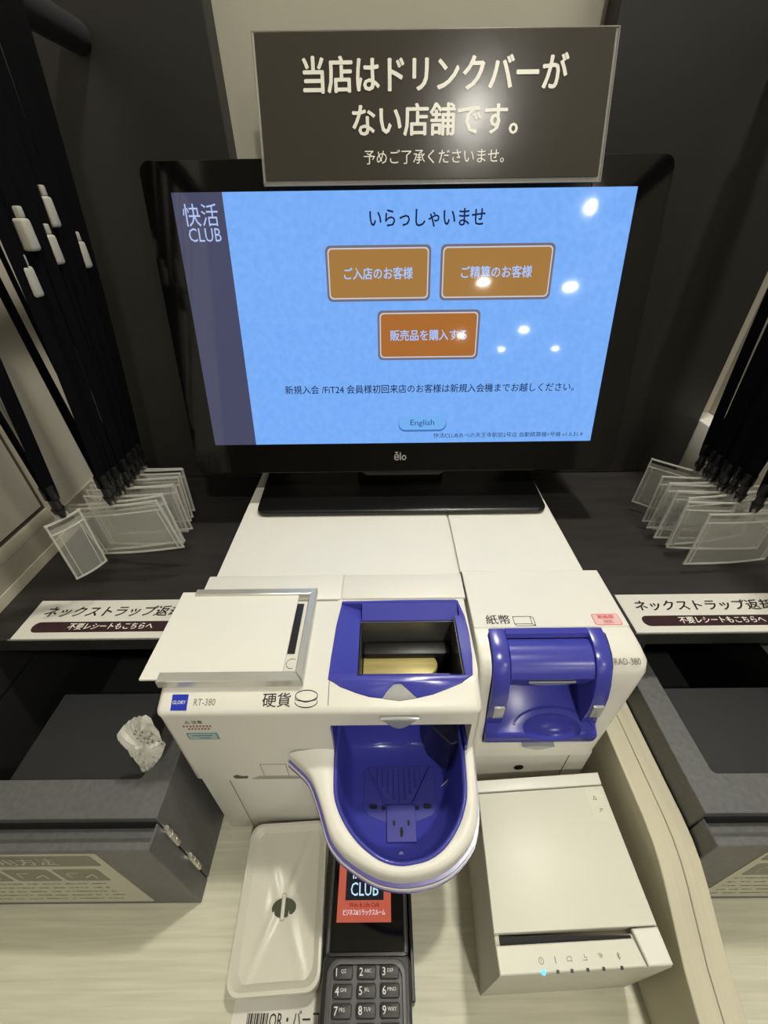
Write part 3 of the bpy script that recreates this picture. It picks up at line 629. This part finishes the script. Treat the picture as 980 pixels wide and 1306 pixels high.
# ------------------------------------------------------------------ return boxes
def return_box(x0, x1, label, hinge_x, wl):
    t = thing('return_box', label, 'box', ((x0+x1)/2, 0.2, -0.25), 'strap return boxes')
    outer = box(x0, x1, 0.1262, 0.545, -0.249, -0.0900, 0.0006, 1)
    inner = prism(rrect(x0+(0.006 if x0 < 0 else wl), x1-0.0240, 0.1545, 0.530, 0.0045), XY, -0.0960, -0.05)
    outer = boolean(outer, [inner, box(x0+(0.004 if x0 < 0 else wl), x1-0.0242, 0.215, 0.535, -0.230, -0.05)]+([box(x0+0.004, x0+wl, 0.1550, 0.30, -0.230, -0.05)] if x0 < 0 else []))
    bo = obj('body', outer, [BOXM, BOXIN], t)
    off = t.location
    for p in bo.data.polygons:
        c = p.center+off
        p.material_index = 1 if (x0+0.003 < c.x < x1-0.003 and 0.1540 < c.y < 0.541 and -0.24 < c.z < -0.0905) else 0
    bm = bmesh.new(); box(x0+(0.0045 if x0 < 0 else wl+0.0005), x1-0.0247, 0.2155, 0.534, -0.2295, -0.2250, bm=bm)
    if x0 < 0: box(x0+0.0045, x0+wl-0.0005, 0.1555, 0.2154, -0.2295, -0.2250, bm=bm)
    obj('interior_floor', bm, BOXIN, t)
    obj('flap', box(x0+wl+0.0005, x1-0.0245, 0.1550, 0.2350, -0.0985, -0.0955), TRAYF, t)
    # side cheeks that carry the shelf
    for a, b, y0 in ((x0, x0+0.0055, 0.1550 if x0 < 0 else 0.256), (x1-0.010, x1, 0.256)):
        obj('side_cheek', box(a, b, y0, 0.540, -0.0900, -0.0465), BOXIN, t)
    obj('back_panel', box(x0+0.010, x1-0.010, 0.5360, 0.5400, -0.0900, -0.0462), BOXIN, t)
    door = boolean(box(x0+0.0002, x1-0.0002, 0.1068, 0.1250, -0.2495, -0.0965, 0.0008, 1), [box(x0+0.001, x1-0.0015, 0.1125, 0.126, -0.108, -0.09)])
    dr = obj('door', door, BOXM, t)
    obj('gap_filler', box(x0+0.003, x1-0.003, 0.1250, 0.1264, -0.245, -0.0975), SLOT, dr)
    for z in ((-0.128, -0.196) if x0 < 0 else ()):
        h = cyl((hinge_x, 0.1256, z-0.017), (hinge_x, 0.1256, z+0.017), 0.0026, 14)
        for k in (-0.006, 0.006): cyl((hinge_x, 0.1256, z+k-0.0004), (hinge_x, 0.1256, z+k+0.0004), 0.0029, 14, bm=h)
        obj('hinge', h, STEEL, t)
    return t
def instruction(par, x0, x1, mirror):
    on = lambda d: (lambda u, v, t: (u, 0.1068-d-t, v))
    L = flat(rrect(x0, x1, -0.2400, -0.1010, 0.002), on(0), 0.0003, LABELC, 'instruction_sheet', par, label='cream instruction sheet with a grey header band')
    flat(rrect(x0+0.004, x1-0.006, -0.1300, -0.1045, 0.003), on(0.0003), 0.0001, OLIVE, 'header_band', L)
    for k in range(3):
        a = x1-0.010-(k+1)*0.0420 if not mirror else x0+0.008+k*0.0420
        flat(rrect(a, a+0.038, -0.1700, -0.1380, 0.003), on(0.0003), 0.0001, OLIVE, 'diagram', L)
        bm = bmesh.new(); strokes([(a+0.008, -0.1600), (a+0.008, -0.1480), (a+0.018, -0.1480)], 0.0012, bm, on(0.0004)); strokes([(a+0.020, -0.1600), (a+0.029, -0.1520), (a+0.029, -0.1620)], 0.0015, bm, on(0.0004))
        obj('diagram_print', bm, LABELC, L, smooth=False)
    bm = bmesh.new()
    for r in range(5):
        x = x0+0.008
        while x < x1-0.02:
            l = random.uniform(0.001, 0.0028); strokes([(x, -0.1790-r*0.0120), (min(x+l, x1-0.012), -0.1790-r*0.0120)], random.uniform(0.0010, 0.0026), bm, on(0.0003)); x += l+random.choice((0.0026, 0.003, 0.006))
    obj('text_lines', bm, OLIVE, L, smooth=False)
    return L
bl = return_box(-0.3900, -0.1842, 'charcoal metal box with open top and steel side hinges, left of coin machine', -0.1835, 0.0637)
L = instruction(bl, -0.3860, -0.2270, False)
text('lettering', 'ご利用方法', LABELC, L, (-0.2650, 0.1063, -0.1235), (1, 0, 0), (0, 0, 1), 0.0175, 0.0760, 0.02, 0, 'RIGHT')
br = return_box(0.2500, 0.4300, 'charcoal metal box with open top, right of the cream divider', 0.2492, 0.024)
L = instruction(br, 0.2950, 0.4250, True)
text('lettering', 'ご利用方法', LABELC, L, (0.3050, 0.1063, -0.1235), (1, 0, 0), (0, 0, 1), 0.0175, 0.0760, 0.02)

# ------------------------------------------------------------------ crumpled clear wrapper wedged beside the coin machine
def wrapper():
    rnd = random.Random(3)
    outl = [(-0.2137, -0.0341), (-0.2080, -0.0270), (-0.1976, -0.0175), (-0.1900, -0.0130), (-0.1834, -0.0100), (-0.1815, -0.0180), (-0.1800, -0.0300), (-0.1794, -0.0462), (-0.1850, -0.0600), (-0.1904, -0.0703), (-0.2010, -0.0830), (-0.2115, -0.0930), (-0.2140, -0.0760), (-0.2166, -0.0587), (-0.2150, -0.0470)]
    c = Vector((-0.1965, -0.0500)); N2 = 60
    pts = resample([Vector(p) for p in outl+[outl[0]]], N2+1)[:-1]
    folds = [0.4, 1.3, 2.2, 2.9, 3.9, 4.6, 5.5]
    def P(q, side, f):
        a = math.atan2(q.y-c.y, q.x-c.x) % (2*math.pi)
        k = max([0]+[1-abs((a-g+math.pi) % (2*math.pi)-math.pi)/0.16 for g in folds])
        off = 0.0045*k*math.sin(f*math.pi*0.9)+0.0018*math.sin(a*3)*f+0.0007*math.sin(q.x*900+q.y*500)
        puff = 0.0030*(1-f**2)
        return (q.x, 0.1625+0.05*(q.y+0.093)-off-(puff if side else -puff), q.y)
    bm = bmesh.new()
    for side in (0, 1):
        rg_ = []
        for r in range(1, 11):
            f = r/10; rg_.append([bm.verts.new(P(c+(p-c)*f, side, f)) for p in pts])
        ce = bm.verts.new(P(c, side, 0))
        for i in range(N2): bm.faces.new((ce, rg_[0][i], rg_[0][(i+1) % N2]))
        for a_, b_ in zip(rg_, rg_[1:]):
            for i in range(N2): bm.faces.new((a_[i], b_[i], b_[(i+1) % N2], a_[(i+1) % N2]))
    bmesh.ops.remove_doubles(bm, verts=bm.verts, dist=0.00001)
    t = thing('crumpled_wrapper', 'crumpled clear plastic wrapper wedged between charcoal box and coin machine', 'wrapper', (-0.205, 0.162, -0.0895))
    o = obj('film', bm, FOIL, t, smooth=False)
    for f in o.data.polygons: f.use_smooth = False
    
    b2 = bmesh.new()
    for k in range(5):
        for j in range(4):
            if rnd.random() < 0.45: continue
            x = -0.1965+k*0.0036+j*0.0010+rnd.uniform(-0.001, 0.001); z = -0.0210-j*0.0050-k*0.0012+rnd.uniform(-0.001, 0.001)
            yy_ = 0.1625+0.05*(z+0.093)-0.0052
            strokes([(x, z), (x+0.0018, z-0.0006)], 0.0005, b2, lambda u, v, tt, y=yy_: (u, y-tt, v), 0.0003); strokes([(x+0.0009, z+0.0012), (x+0.0006, z-0.0014)], 0.0005, b2, lambda u, v, tt, y=yy_: (u, y-tt, v), 0.0003)
    obj('print', b2, GREYINK, o, smooth=False)
wrapper()

# ------------------------------------------------------------------ receipt printer
def printer():
    t = thing('receipt_printer', 'ivory box-shaped receipt printer with an icon row and one glowing blue light', 'printer', (0.14, 0.11, -0.25))
    def P(zt, inset_=0.0):  # plan corners: front-left, front-right, back-right, back-left (follows the slight turn of the printer)
        return [(0.0772+inset_, 0.0455+inset_), (0.2030-inset_, 0.0500+inset_), (0.2010-inset_, 0.1770), (0.0830+inset_, 0.1700)]
    low = P(0); prf = []
    b = prism(low, XY, -0.2498, -0.1440, 0.0012, 2)
    b = boolean(b, [prism([(0.0820, 0.0632), (0.1870, 0.0670), (0.1870, 0.0705), (0.0820, 0.0668)], XY, -0.152, -0.14)])
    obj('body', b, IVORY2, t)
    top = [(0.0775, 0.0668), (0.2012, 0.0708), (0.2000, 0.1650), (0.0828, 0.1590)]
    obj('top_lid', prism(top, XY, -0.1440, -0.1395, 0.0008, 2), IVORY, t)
    obj('rear_bar', prism([(0.0828, 0.1602), (0.2000, 0.1662), (0.2005, 0.1765), (0.0830, 0.1700)], XY, -0.1440, -0.1395, 0.0008, 2), WHITE2, t)
    obj('front_panel', prism([(0.0775, 0.0458), (0.1832, 0.0497), (0.1800, 0.0640), (0.0775, 0.0605)], lambda u, v, k: (u, v, -0.1440+k-0.03*(0.064-v)), 0, 0.0045, 0.0006, 1), IVORY, t)
    obj('cutter_bar', prism([(0.0815, 0.0608), (0.1800, 0.0642), (0.1800, 0.0662), (0.0815, 0.0660)], XY, -0.1480, -0.1432), SLOT, t)
    obj('open_lever', prism([(0.1845, 0.0498), (0.2022, 0.0505), (0.2010, 0.0700), (0.1812, 0.0690)], lambda u, v, k: (u, v, -0.1440+k-0.03*(0.064-v)), 0, 0.0048, 0.0008, 1), WHITE, t)
    obj('corner_label', prism([(0.1815, 0.1360), (0.1955, 0.1368), (0.1955, 0.1620), (0.1815, 0.1610)], XY, -0.1395, -0.13935), mat('embossed_label', (0.66, 0.65, 0.54), 0.25), t)
    bm = bmesh.new(); zt = on_top(-0.1393)
    strokes([(0.1870, 0.1535), (0.1900, 0.1535), (0.1885, 0.1565), (0.1870, 0.1535)], 0.0004, bm, zt); strokes([(0.1885, 0.1440), (0.1910, 0.1450), (0.1900, 0.1465), (0.1925, 0.1460)], 0.0004, bm, zt)
    obj('label_icons', bm, GREYINK, t, smooth=False)
    z = -0.1400; xs = [0.1085, 0.1188, 0.1289, 0.1403, 0.1518, 0.1649]
    def yy(x): return 0.0468+(x-0.1)*0.036
    obj('indicator', cyl((xs[0], yy(xs[0]), z-0.001), (xs[0], yy(xs[0]), z+0.0008), 0.0014, 14), BLED, t, label='glowing blue indicator')
    for x in xs[1:]: obj('indicator', box(x-0.0009, x+0.0009, yy(x)-0.0009, yy(x)+0.0009, z-0.001, z+0.0006), DARKHOLE, t)
    def icon(fn):
        b2 = bmesh.new(); fn(b2); obj('icon', b2, GREYINK, t, smooth=False)
    on = on_top(z+0.0002)
    cir = lambda cx, cy, r, a0=0, a1=360: [(cx+r*math.cos(R(a)), cy+r*math.sin(R(a))) for a in range(a0, a1+1, 24)]
    yb = lambda i: yy(xs[i])+0.0058
    icon(lambda b2: (strokes(cir(xs[0], yb(0), 0.0017), 0.0003, b2, on), strokes([(xs[0], yb(0)-0.0006), (xs[0], yb(0)+0.0010)], 0.0003, b2, on)))
    icon(lambda b2: strokes([(xs[1], yb(1)-0.0016), (xs[1], yb(1)+0.0016)], 0.0005, b2, on))
    icon(lambda b2: strokes([(xs[2]-0.0016, yb(2)-0.001), (xs[2]+0.0016, yb(2)-0.001), (xs[2]+0.0016, yb(2)+0.0012), (xs[2]-0.0006, yb(2)+0.0012), (xs[2]-0.0016, yb(2)+0.0002), (xs[2]-0.0016, yb(2)-0.001)], 0.0003, b2, on))
    icon(lambda b2: strokes([(xs[3]-0.0014, yb(3)-0.001), (xs[3]+0.0014, yb(3)-0.001), (xs[3]+0.0014, yb(3)+0.0004), (xs[3], yb(3)+0.0004), (xs[3], yb(3)+0.0018)], 0.0003, b2, on))
    icon(lambda b2: [strokes(cir(xs[4], yb(4)-0.001, r, 45, 135), 0.0003, b2, on) for r in (0.0010, 0.0019, 0.0028)])
    icon(lambda b2: strokes([(xs[5]-0.0010, yb(5)-0.0008), (xs[5]+0.0010, yb(5)+0.0008), (xs[5], yb(5)+0.0018), (xs[5], yb(5)-0.0018), (xs[5]+0.0010, yb(5)-0.0008), (xs[5]-0.0010, yb(5)+0.0008)], 0.0003, b2, on))
    bm = bmesh.new(); strokes([(0.108, -0.170), (0.130, -0.170)], 0.0012, bm, lambda u, v, k: (u, 0.0460+(u-0.0772)*0.036-k, v), 0.0006); obj('front_groove', bm, IVORY2, t, smooth=False)
printer()

# ------------------------------------------------------------------ frosted lid box
def lid_box():
    c = Vector((-0.1008, 0.1045, -0.25)); t = thing('frosted_tray_box', 'frosted ivory plastic box with dark oval slot in its lid, left of card terminal', 'plastic box', tuple(c))
    rot = Matrix.Rotation(R(2.8), 3, 'Z')
    F = lambda u, v, k: c+rot @ Vector((u, v, k))
    W, H = 0.0395, 0.0605
    obj('body', prism(rrect(-W+0.004, W-0.004, -H+0.004, H-0.004, 0.009), F, 0.0, 0.020, 0.002), PPLID, t)
    lid = loft([[F(u*s, v*s2, z) for u, v in rrect(-W, W, -H, H, 0.011)] for s, s2, z in ((0.975, 0.985, 0.017), (1.0, 1.0, 0.018), (1.0, 1.0, 0.0255), (0.985, 0.99, 0.0275), (0.93, 0.95, 0.0278), (0.90, 0.93, 0.0268), (0.84, 0.885, 0.0245), (0.80, 0.86, 0.0230))], cap=False)
    obj('lid_rim', lid, PPLID, t)
    # recessed panel with folds running to the centre
    n = 28; bm = bmesh.new(); V = []
    for j in range(n+1):
        row = []
        for i in range(n+1):
            u = (i/n*2-1)*W*0.81; v = (j/n*2-1)*H*0.87
            a = abs(u)/(W*0.8); b = abs(v)/(H*0.86)
            z = 0.0232
            wdt = 0.10+0.75*b
            z += 0.0028*max(0, 1-abs(a-wdt*0.9)/0.16)*(0.25+0.75*(1-b))*(1 if b > 0.12 else b/0.12)
            z -= 0.0020*max(0, 1-(a**2+b**2)*4)
            row.append(bm.verts.new(F(u, v, z)))
        V.append(row)
    for j in range(n):
        for i in range(n): bm.faces.new((V[j][i], V[j][i+1], V[j+1][i+1], V[j+1][i]))
    obj('lid_panel', bm, PPLID, t)
    hb = Vector((0.0020, -0.0060))
    obj('slot', prism([(hb.x+0.0112*math.cos(R(a)), hb.y+0.0068*math.sin(R(a))) for a in range(0, 360, 15)], F, 0.0225, 0.0238), GREEN, t, label='dark green oval slot')
    obj('slot_bridge', prism(rect(hb.x-0.0026, hb.x+0.0010, hb.y-0.0085, hb.y+0.0095), F, 0.0225, 0.0250, 0.0008), PPLID, t)
lid_box()

# ------------------------------------------------------------------ paper label on the counter under the box
cl = thing('counter_label', 'white counter label with barcode icon and black lettering before the frosted box', 'label', (-0.095, 0.02, -0.25))
flat(rect(-0.1335, -0.0560, -0.010, 0.0480), on_top(-0.2499), 0.0003, LABELW, 'card', cl)
bm = bmesh.new(); x = -0.1210
for k in range(11):
    wv = 0.0006+0.0005*(k % 3); box(x, x+wv, 0.0290, 0.0370, -0.2497, -0.2494, bm=bm); x += wv+0.0006
obj('barcode_icon', bm, INK, cl, smooth=False)
text('lettering', 'QR・バーコード', INK, cl, (-0.1020, 0.0290, -0.2495), size=0.0115, width=0.0580, weight=0.012)

# ------------------------------------------------------------------ card payment terminal
def terminal():
    t = thing('card_terminal', 'black card terminal with lit orange screen and keypad, below the blue bowl', 'card terminal', (-0.02, 0.07, -0.25))
    obj('body', prism(rrect(-0.0560, 0.0165, -0.055, 0.0665, 0.006), XY, -0.2498, -0.2080, 0.002), TERM, t)
    obj('screen_block', prism(rrect(-0.0545, 0.0150, 0.0640, 0.150, 0.004), XY, -0.2498, -0.2060, 0.0015), TERM, t)
    obj('side_rail', box(-0.0535, -0.0515, 0.0660, 0.148, -0.2062, -0.2045, 0.0005, 1), TERMG, t)
    obj('side_rail', box(0.0120, 0.0140, 0.0660, 0.148, -0.2062, -0.2045, 0.0005, 1), TERMG, t)
    g = obj('glass', box(-0.0505, 0.0112, 0.0665, 0.147, -0.2062, -0.2048, 0.0004, 1), GLASSB, t)
    zt = -0.2047
    flat(rect(-0.0468, 0.0010, 0.0845, 0.1450), on_top(zt), 0.0001, TS_OR, 'screen', t, label='lit salmon orange screen')
    flat(rect(-0.0400, -0.0055, 0.0990, 0.1350), on_top(zt+0.0001), 0.0001, TS_BK, 'logo_tile', g)
    text('lettering', '快活', TS_WH, g, (-0.0228, 0.1150, zt+0.0003), size=0.0150, width=0.0260, align='CENTER')
    text('lettering', 'CLUB', TS_WH, g, (-0.0228, 0.1020, zt+0.0003), size=0.0135, width=0.0250, align='CENTER', weight=0.006)
    text('lettering', 'Web & Life Café', TS_RD, g, (-0.0228, 0.0945, zt+0.0003), size=0.0042, width=0.0270, align='CENTER', weight=0.01)
    text('lettering', 'ビジネス&リラックスルーム', TS_W2, g, (-0.0228, 0.0893, zt+0.0003), size=0.0044, width=0.0370, align='CENTER', weight=0.02)
    obj('keypad_frame', boolean(prism(rrect(-0.0520, 0.0130, -0.046, 0.0630, 0.010), XY, -0.2085, -0.2035, 0.0012), [prism(rrect(-0.0485, 0.0095, -0.042, 0.0595, 0.008), XY, -0.2070, -0.19)]), TERMG, t)
    obj('keypad_plate', prism(rrect(-0.0484, 0.0094, -0.0415, 0.0594, 0.008), XY, -0.2075, -0.2066), TERMG, t)
    keys = ['1 QZ', '2 ABC', '3 DEF', '4 GHI', '5 JKL', '6 MNO', '7 PRS', '8 TUV', '9 WXY', '＊', '0', '#']
    kx = [-0.0385, -0.0195, -0.0008]
    me = None
    for k, s in enumerate(keys):
        cx = kx[k % 3]; cy = 0.0550-(k//3)*0.0102+(k % 3)*0.0002
        K = obj('key', prism(rrect(cx-0.0078, cx+0.0078, cy-0.0040, cy+0.0040, 0.0018, 3), XY, -0.2066, -0.2036, 0.0008, 2), KEYM, t)
        if ' ' in s:
            a, b = s.split(' ')
            text('key_legend', a, KEYT, K, (cx-0.0058, cy-0.0022, -0.2035), size=0.0066, weight=0.012)
            text('key_legend', b, KEYT, K, (cx-0.0018, cy-0.0004, -0.2035), size=0.0030)
        else: text('key_legend', s, KEYT, K, (cx, cy-0.0022, -0.2035), size=0.0062, align='CENTER')
    obj('side_bracket', box(0.0170, 0.0200, 0.0400, 0.130, -0.2498, -0.2200, 0.0006, 1), TERM, t)
terminal()

# ------------------------------------------------------------------ hooks and lanyards
def hook(x, y1, z, label):
    t = thing('hook_rod', label, 'hook', (x, 0.549, z))
    b = cyl((x, 0.5488, z), (x, y1, z+0.004), 0.0120, 24)
    obj('rod', b, ROD, t)
    obj('end_stop', cyl((x, y1, z+0.004), (x, y1-0.012, z+0.0045), 0.0165, 24), ROD, t)
    return t
hook(-0.2680, 0.20, 0.4240, 'thick black rod on left black board holding lanyards')
hook(0.3700, 0.20, 0.4240, 'thick black rod on right black board holding lanyards')

def ribbon(path, wdir, wd, th=0.0006):
    rs = []
    for i, p in enumerate(path):
        p = Vector(p); q = Vector(path[min(i+1, len(path)-1)]); o = Vector(path[max(i-1, 0)])
        d = (q-o).normalized(); wv = (Vector(wdir)-d*Vector(wdir).dot(d)).normalized()*wd/2; n = d.cross(wv).normalized()*th/2
        rs.append([p-wv-n, p+wv-n, p+wv+n, p-wv+n])
    return loft(rs)
def pouch_parts(t, c, yaw_, tilt, W=0.100, H=0.076, rollz=0.0):
    rot = Matrix.Rotation(yaw_, 3, 'Z') @ Matrix.Rotation(tilt, 3, 'X') @ Matrix.Rotation(rollz, 3, 'Y')
    F = lambda u, v, k: c+rot @ Vector((u, -k, v))
    cv = lambda u: 0.0022*math.cos(u/W*math.pi)
    # two bulging film sheets with a welded frame
    bm = bmesh.new(); n = 8
    for sgn in (-1, 1):
        V = [[bm.verts.new(F((i/n-0.5)*(W-0.004), -0.006-(H-0.008)*(1-j/n), sgn*0.0011*math.sin(math.pi*i/n)*math.sin(math.pi*j/n)+cv((i/n-0.5)*W)+random.uniform(-0.0002, 0.0002))) for i in range(n+1)] for j in range(n+1)]
        for j in range(n):
            for i in range(n): bm.faces.new((V[j][i], V[j][i+1], V[j+1][i+1], V[j+1][i]))
    po = obj('card_pouch', bm, POUCH, t)
    b2 = bmesh.new()
    def bar(u0, v0, u1, v1, w_=0.0016):
        N = 8; rs = []
        for k in range(N+1):
            u = u0+(u1-u0)*k/N; v = v0+(v1-v0)*k/N; hz = abs(u1-u0) > abs(v1-v0)
            a = (0, w_/2) if hz else (w_/2, 0)
            rs.append([F(u-a[0], v-a[1], cv(u)-0.0008), F(u+a[0], v+a[1], cv(u)-0.0008), F(u+a[0], v+a[1], cv(u)+0.0008), F(u-a[0], v-a[1], cv(u)+0.0008)])
        loft(rs, bm=b2)
    e = 0.001; h = W/2
    bar(-h, -e, h, -e); bar(-h, -H, h, -H); bar(-h+e, 0, -h+e, -H); bar(h-e, 0, h-e, -H); bar(-h, -0.0115, h, -0.0115, 0.0009); bar(-h+0.006, -0.012, -h+0.006, -H, 0.0006); bar(h-0.006, -0.012, h-0.006, -H, 0.0006)
    obj('weld_frame', b2, POUCHE, po)
    # hole tab
    b3 = prism(rrect(-0.006, 0.006, -0.001, 0.005, 0.002, 3), lambda u, v, k: F(u, v, k+0.0018), 0, 0.0006)
    obj('hole_tab', b3, POUCH, po)
def lanyard(label, group, rx, ytop, bx, by, bz, yaw_, slider_z=None, spread=0.011, tilt=0.0, zt=0.4365, W=0.100, H=0.076, rollz=0.0):
    t = thing('lanyard', label, 'lanyard', (bx, by, bz), group)
    B = Vector((bx, by, bz)); sg_ = random.uniform(-0.003, 0.003)
    for s in (-1, 1):
        top = Vector((rx+s*spread, ytop, zt-0.004))
        apex = Vector((rx, ytop, zt+0.0010))
        # over the rod
        pts = [apex, Vector((rx+s*0.006, ytop, zt-0.0012)), Vector((rx+s*0.0105, ytop, zt-0.006)), Vector((rx+s*(0.0125), ytop+sg_*0.2, zt-0.014))]
        st_ = pts[-1]; en = B+Vector((s*0.0028, 0, 0.024))
        for k in range(1, 11):
            f = k/10; p = st_.lerp(en, f); p += Vector((s*0.0035*math.sin(math.pi*f), sg_*math.sin(math.pi*f), 0)); pts.append(p)
        pts.append(B+Vector((s*0.0012, 0, 0.010)))
        obj('strap', ribbon(pts, (0.35*s, 0.93, 0), 0.0105), STRAP, t)
    # crimp, swivel clip
    cm = box(bx-0.0055, bx+0.0055, by-0.0028, by+0.0028, bz+0.008, bz+0.022, 0.0012); obj('crimp', cm, CLIP, t)
    ck = cyl((bx, by, bz+0.009), (bx, by, bz-0.001), 0.0042, 12); cyl((bx, by, bz-0.001), (bx, by, bz-0.012), 0.0055, 12, bm=ck, r2=0.0030)
    obj('clip', ck, CLIP, t)
    if slider_z:
        f = (zt-0.014-slider_z)/(zt-0.014-(bz+0.024)); p = Vector((rx, ytop, zt-0.014)).lerp(B+Vector((0, 0, 0.024)), f)
        s_ = box(p.x+0.0085, p.x+0.0175, p.y-0.0085, p.y+0.0010, p.z-0.014, p.z+0.006, 0.0022, 3); box(p.x+0.0100, p.x+0.0155, p.y-0.0050, p.y+0.0005, p.z+0.006, p.z+0.013, 0.0010, 2, bm=s_)
        obj('slider', s_, SLIDER, t, label='cream plastic slider')
    pouch_parts(t, Vector((bx, by-0.001, bz-0.010)), yaw_, tilt, W, H, rollz)
    return t
ords = ['frontmost', 'second from the front', 'third from the front', 'fourth from the front', 'fifth from the front', 'sixth from the front', 'seventh from the front', 'eighth from the front', 'ninth from the front', 'rearmost']
LG = 'black lanyards on the left rod'
# front one stands alone
lanyard('black lanyard hanging apart, clear pouch turned edgewise, frontmost on left rod', LG, -0.268, 0.300, -0.2900, 0.3030, 0.0880, R(60), spread=0.010, W=0.031, H=0.064)
ys = [0.338, 0.352, 0.368, 0.382, 0.396, 0.410, 0.424, 0.438, 0.452]
bxs = [-0.2690, -0.2720, -0.2750, -0.2740, -0.2800, -0.2850, -0.2880, -0.2920, -0.2950]
yw = [-2, 4, -8, 3, -3, 7, 2, 5, -1]
bzs = [0.0760, 0.0740, 0.0700, 0.0700, 0.0650, 0.0620, 0.0600, 0.0570, 0.0550]
rl = [-7, -4, -6, -2, 0, 2, 1, 3, 1]
sl = {1: 0.262, 2: 0.290, 4: 0.279, 5: 0.303, 7: 0.272}
for i, y in enumerate(ys):
    extra = 'cream slider and clear pouch' if i in sl else 'clear pouch'
    lanyard('black lanyard with %s, %s of left rod bundle' % (extra, ords[i] if i < 8 else 'rearmost'), LG, -0.268+random.uniform(-0.004, 0.004), y, bxs[i], y+random.uniform(-0.004, 0.004), bzs[i], R(yw[i]), sl.get(i), tilt=R(random.uniform(-3, 3)), W=0.094, H=0.063, rollz=R(rl[i]))
RG = 'black lanyards on the right rod'
ys = [0.345, 0.364, 0.373, 0.382, 0.391, 0.400, 0.409, 0.426]
bxs = [0.3740, 0.3690, 0.3700, 0.3660, 0.3700, 0.3650, 0.3680, 0.3660]
yw = [6, -4, 9, 2, -8, 5, -3, -34]
for i, y in enumerate(ys):
    lanyard('black lanyard with clear pouch, %s of right rod bundle' % (ords[i] if i < 7 else 'rearmost'), RG, 0.370+random.uniform(-0.004, 0.004), y, bxs[i], y+random.uniform(-0.004, 0.004), 0.0555+0.0010*(i % 3), R(yw[i]), None, tilt=R(random.uniform(-3, 3)), W=0.098, H=0.065, rollz=R([2, -2, 0, 2, -3, 1, 0, 2][i]))
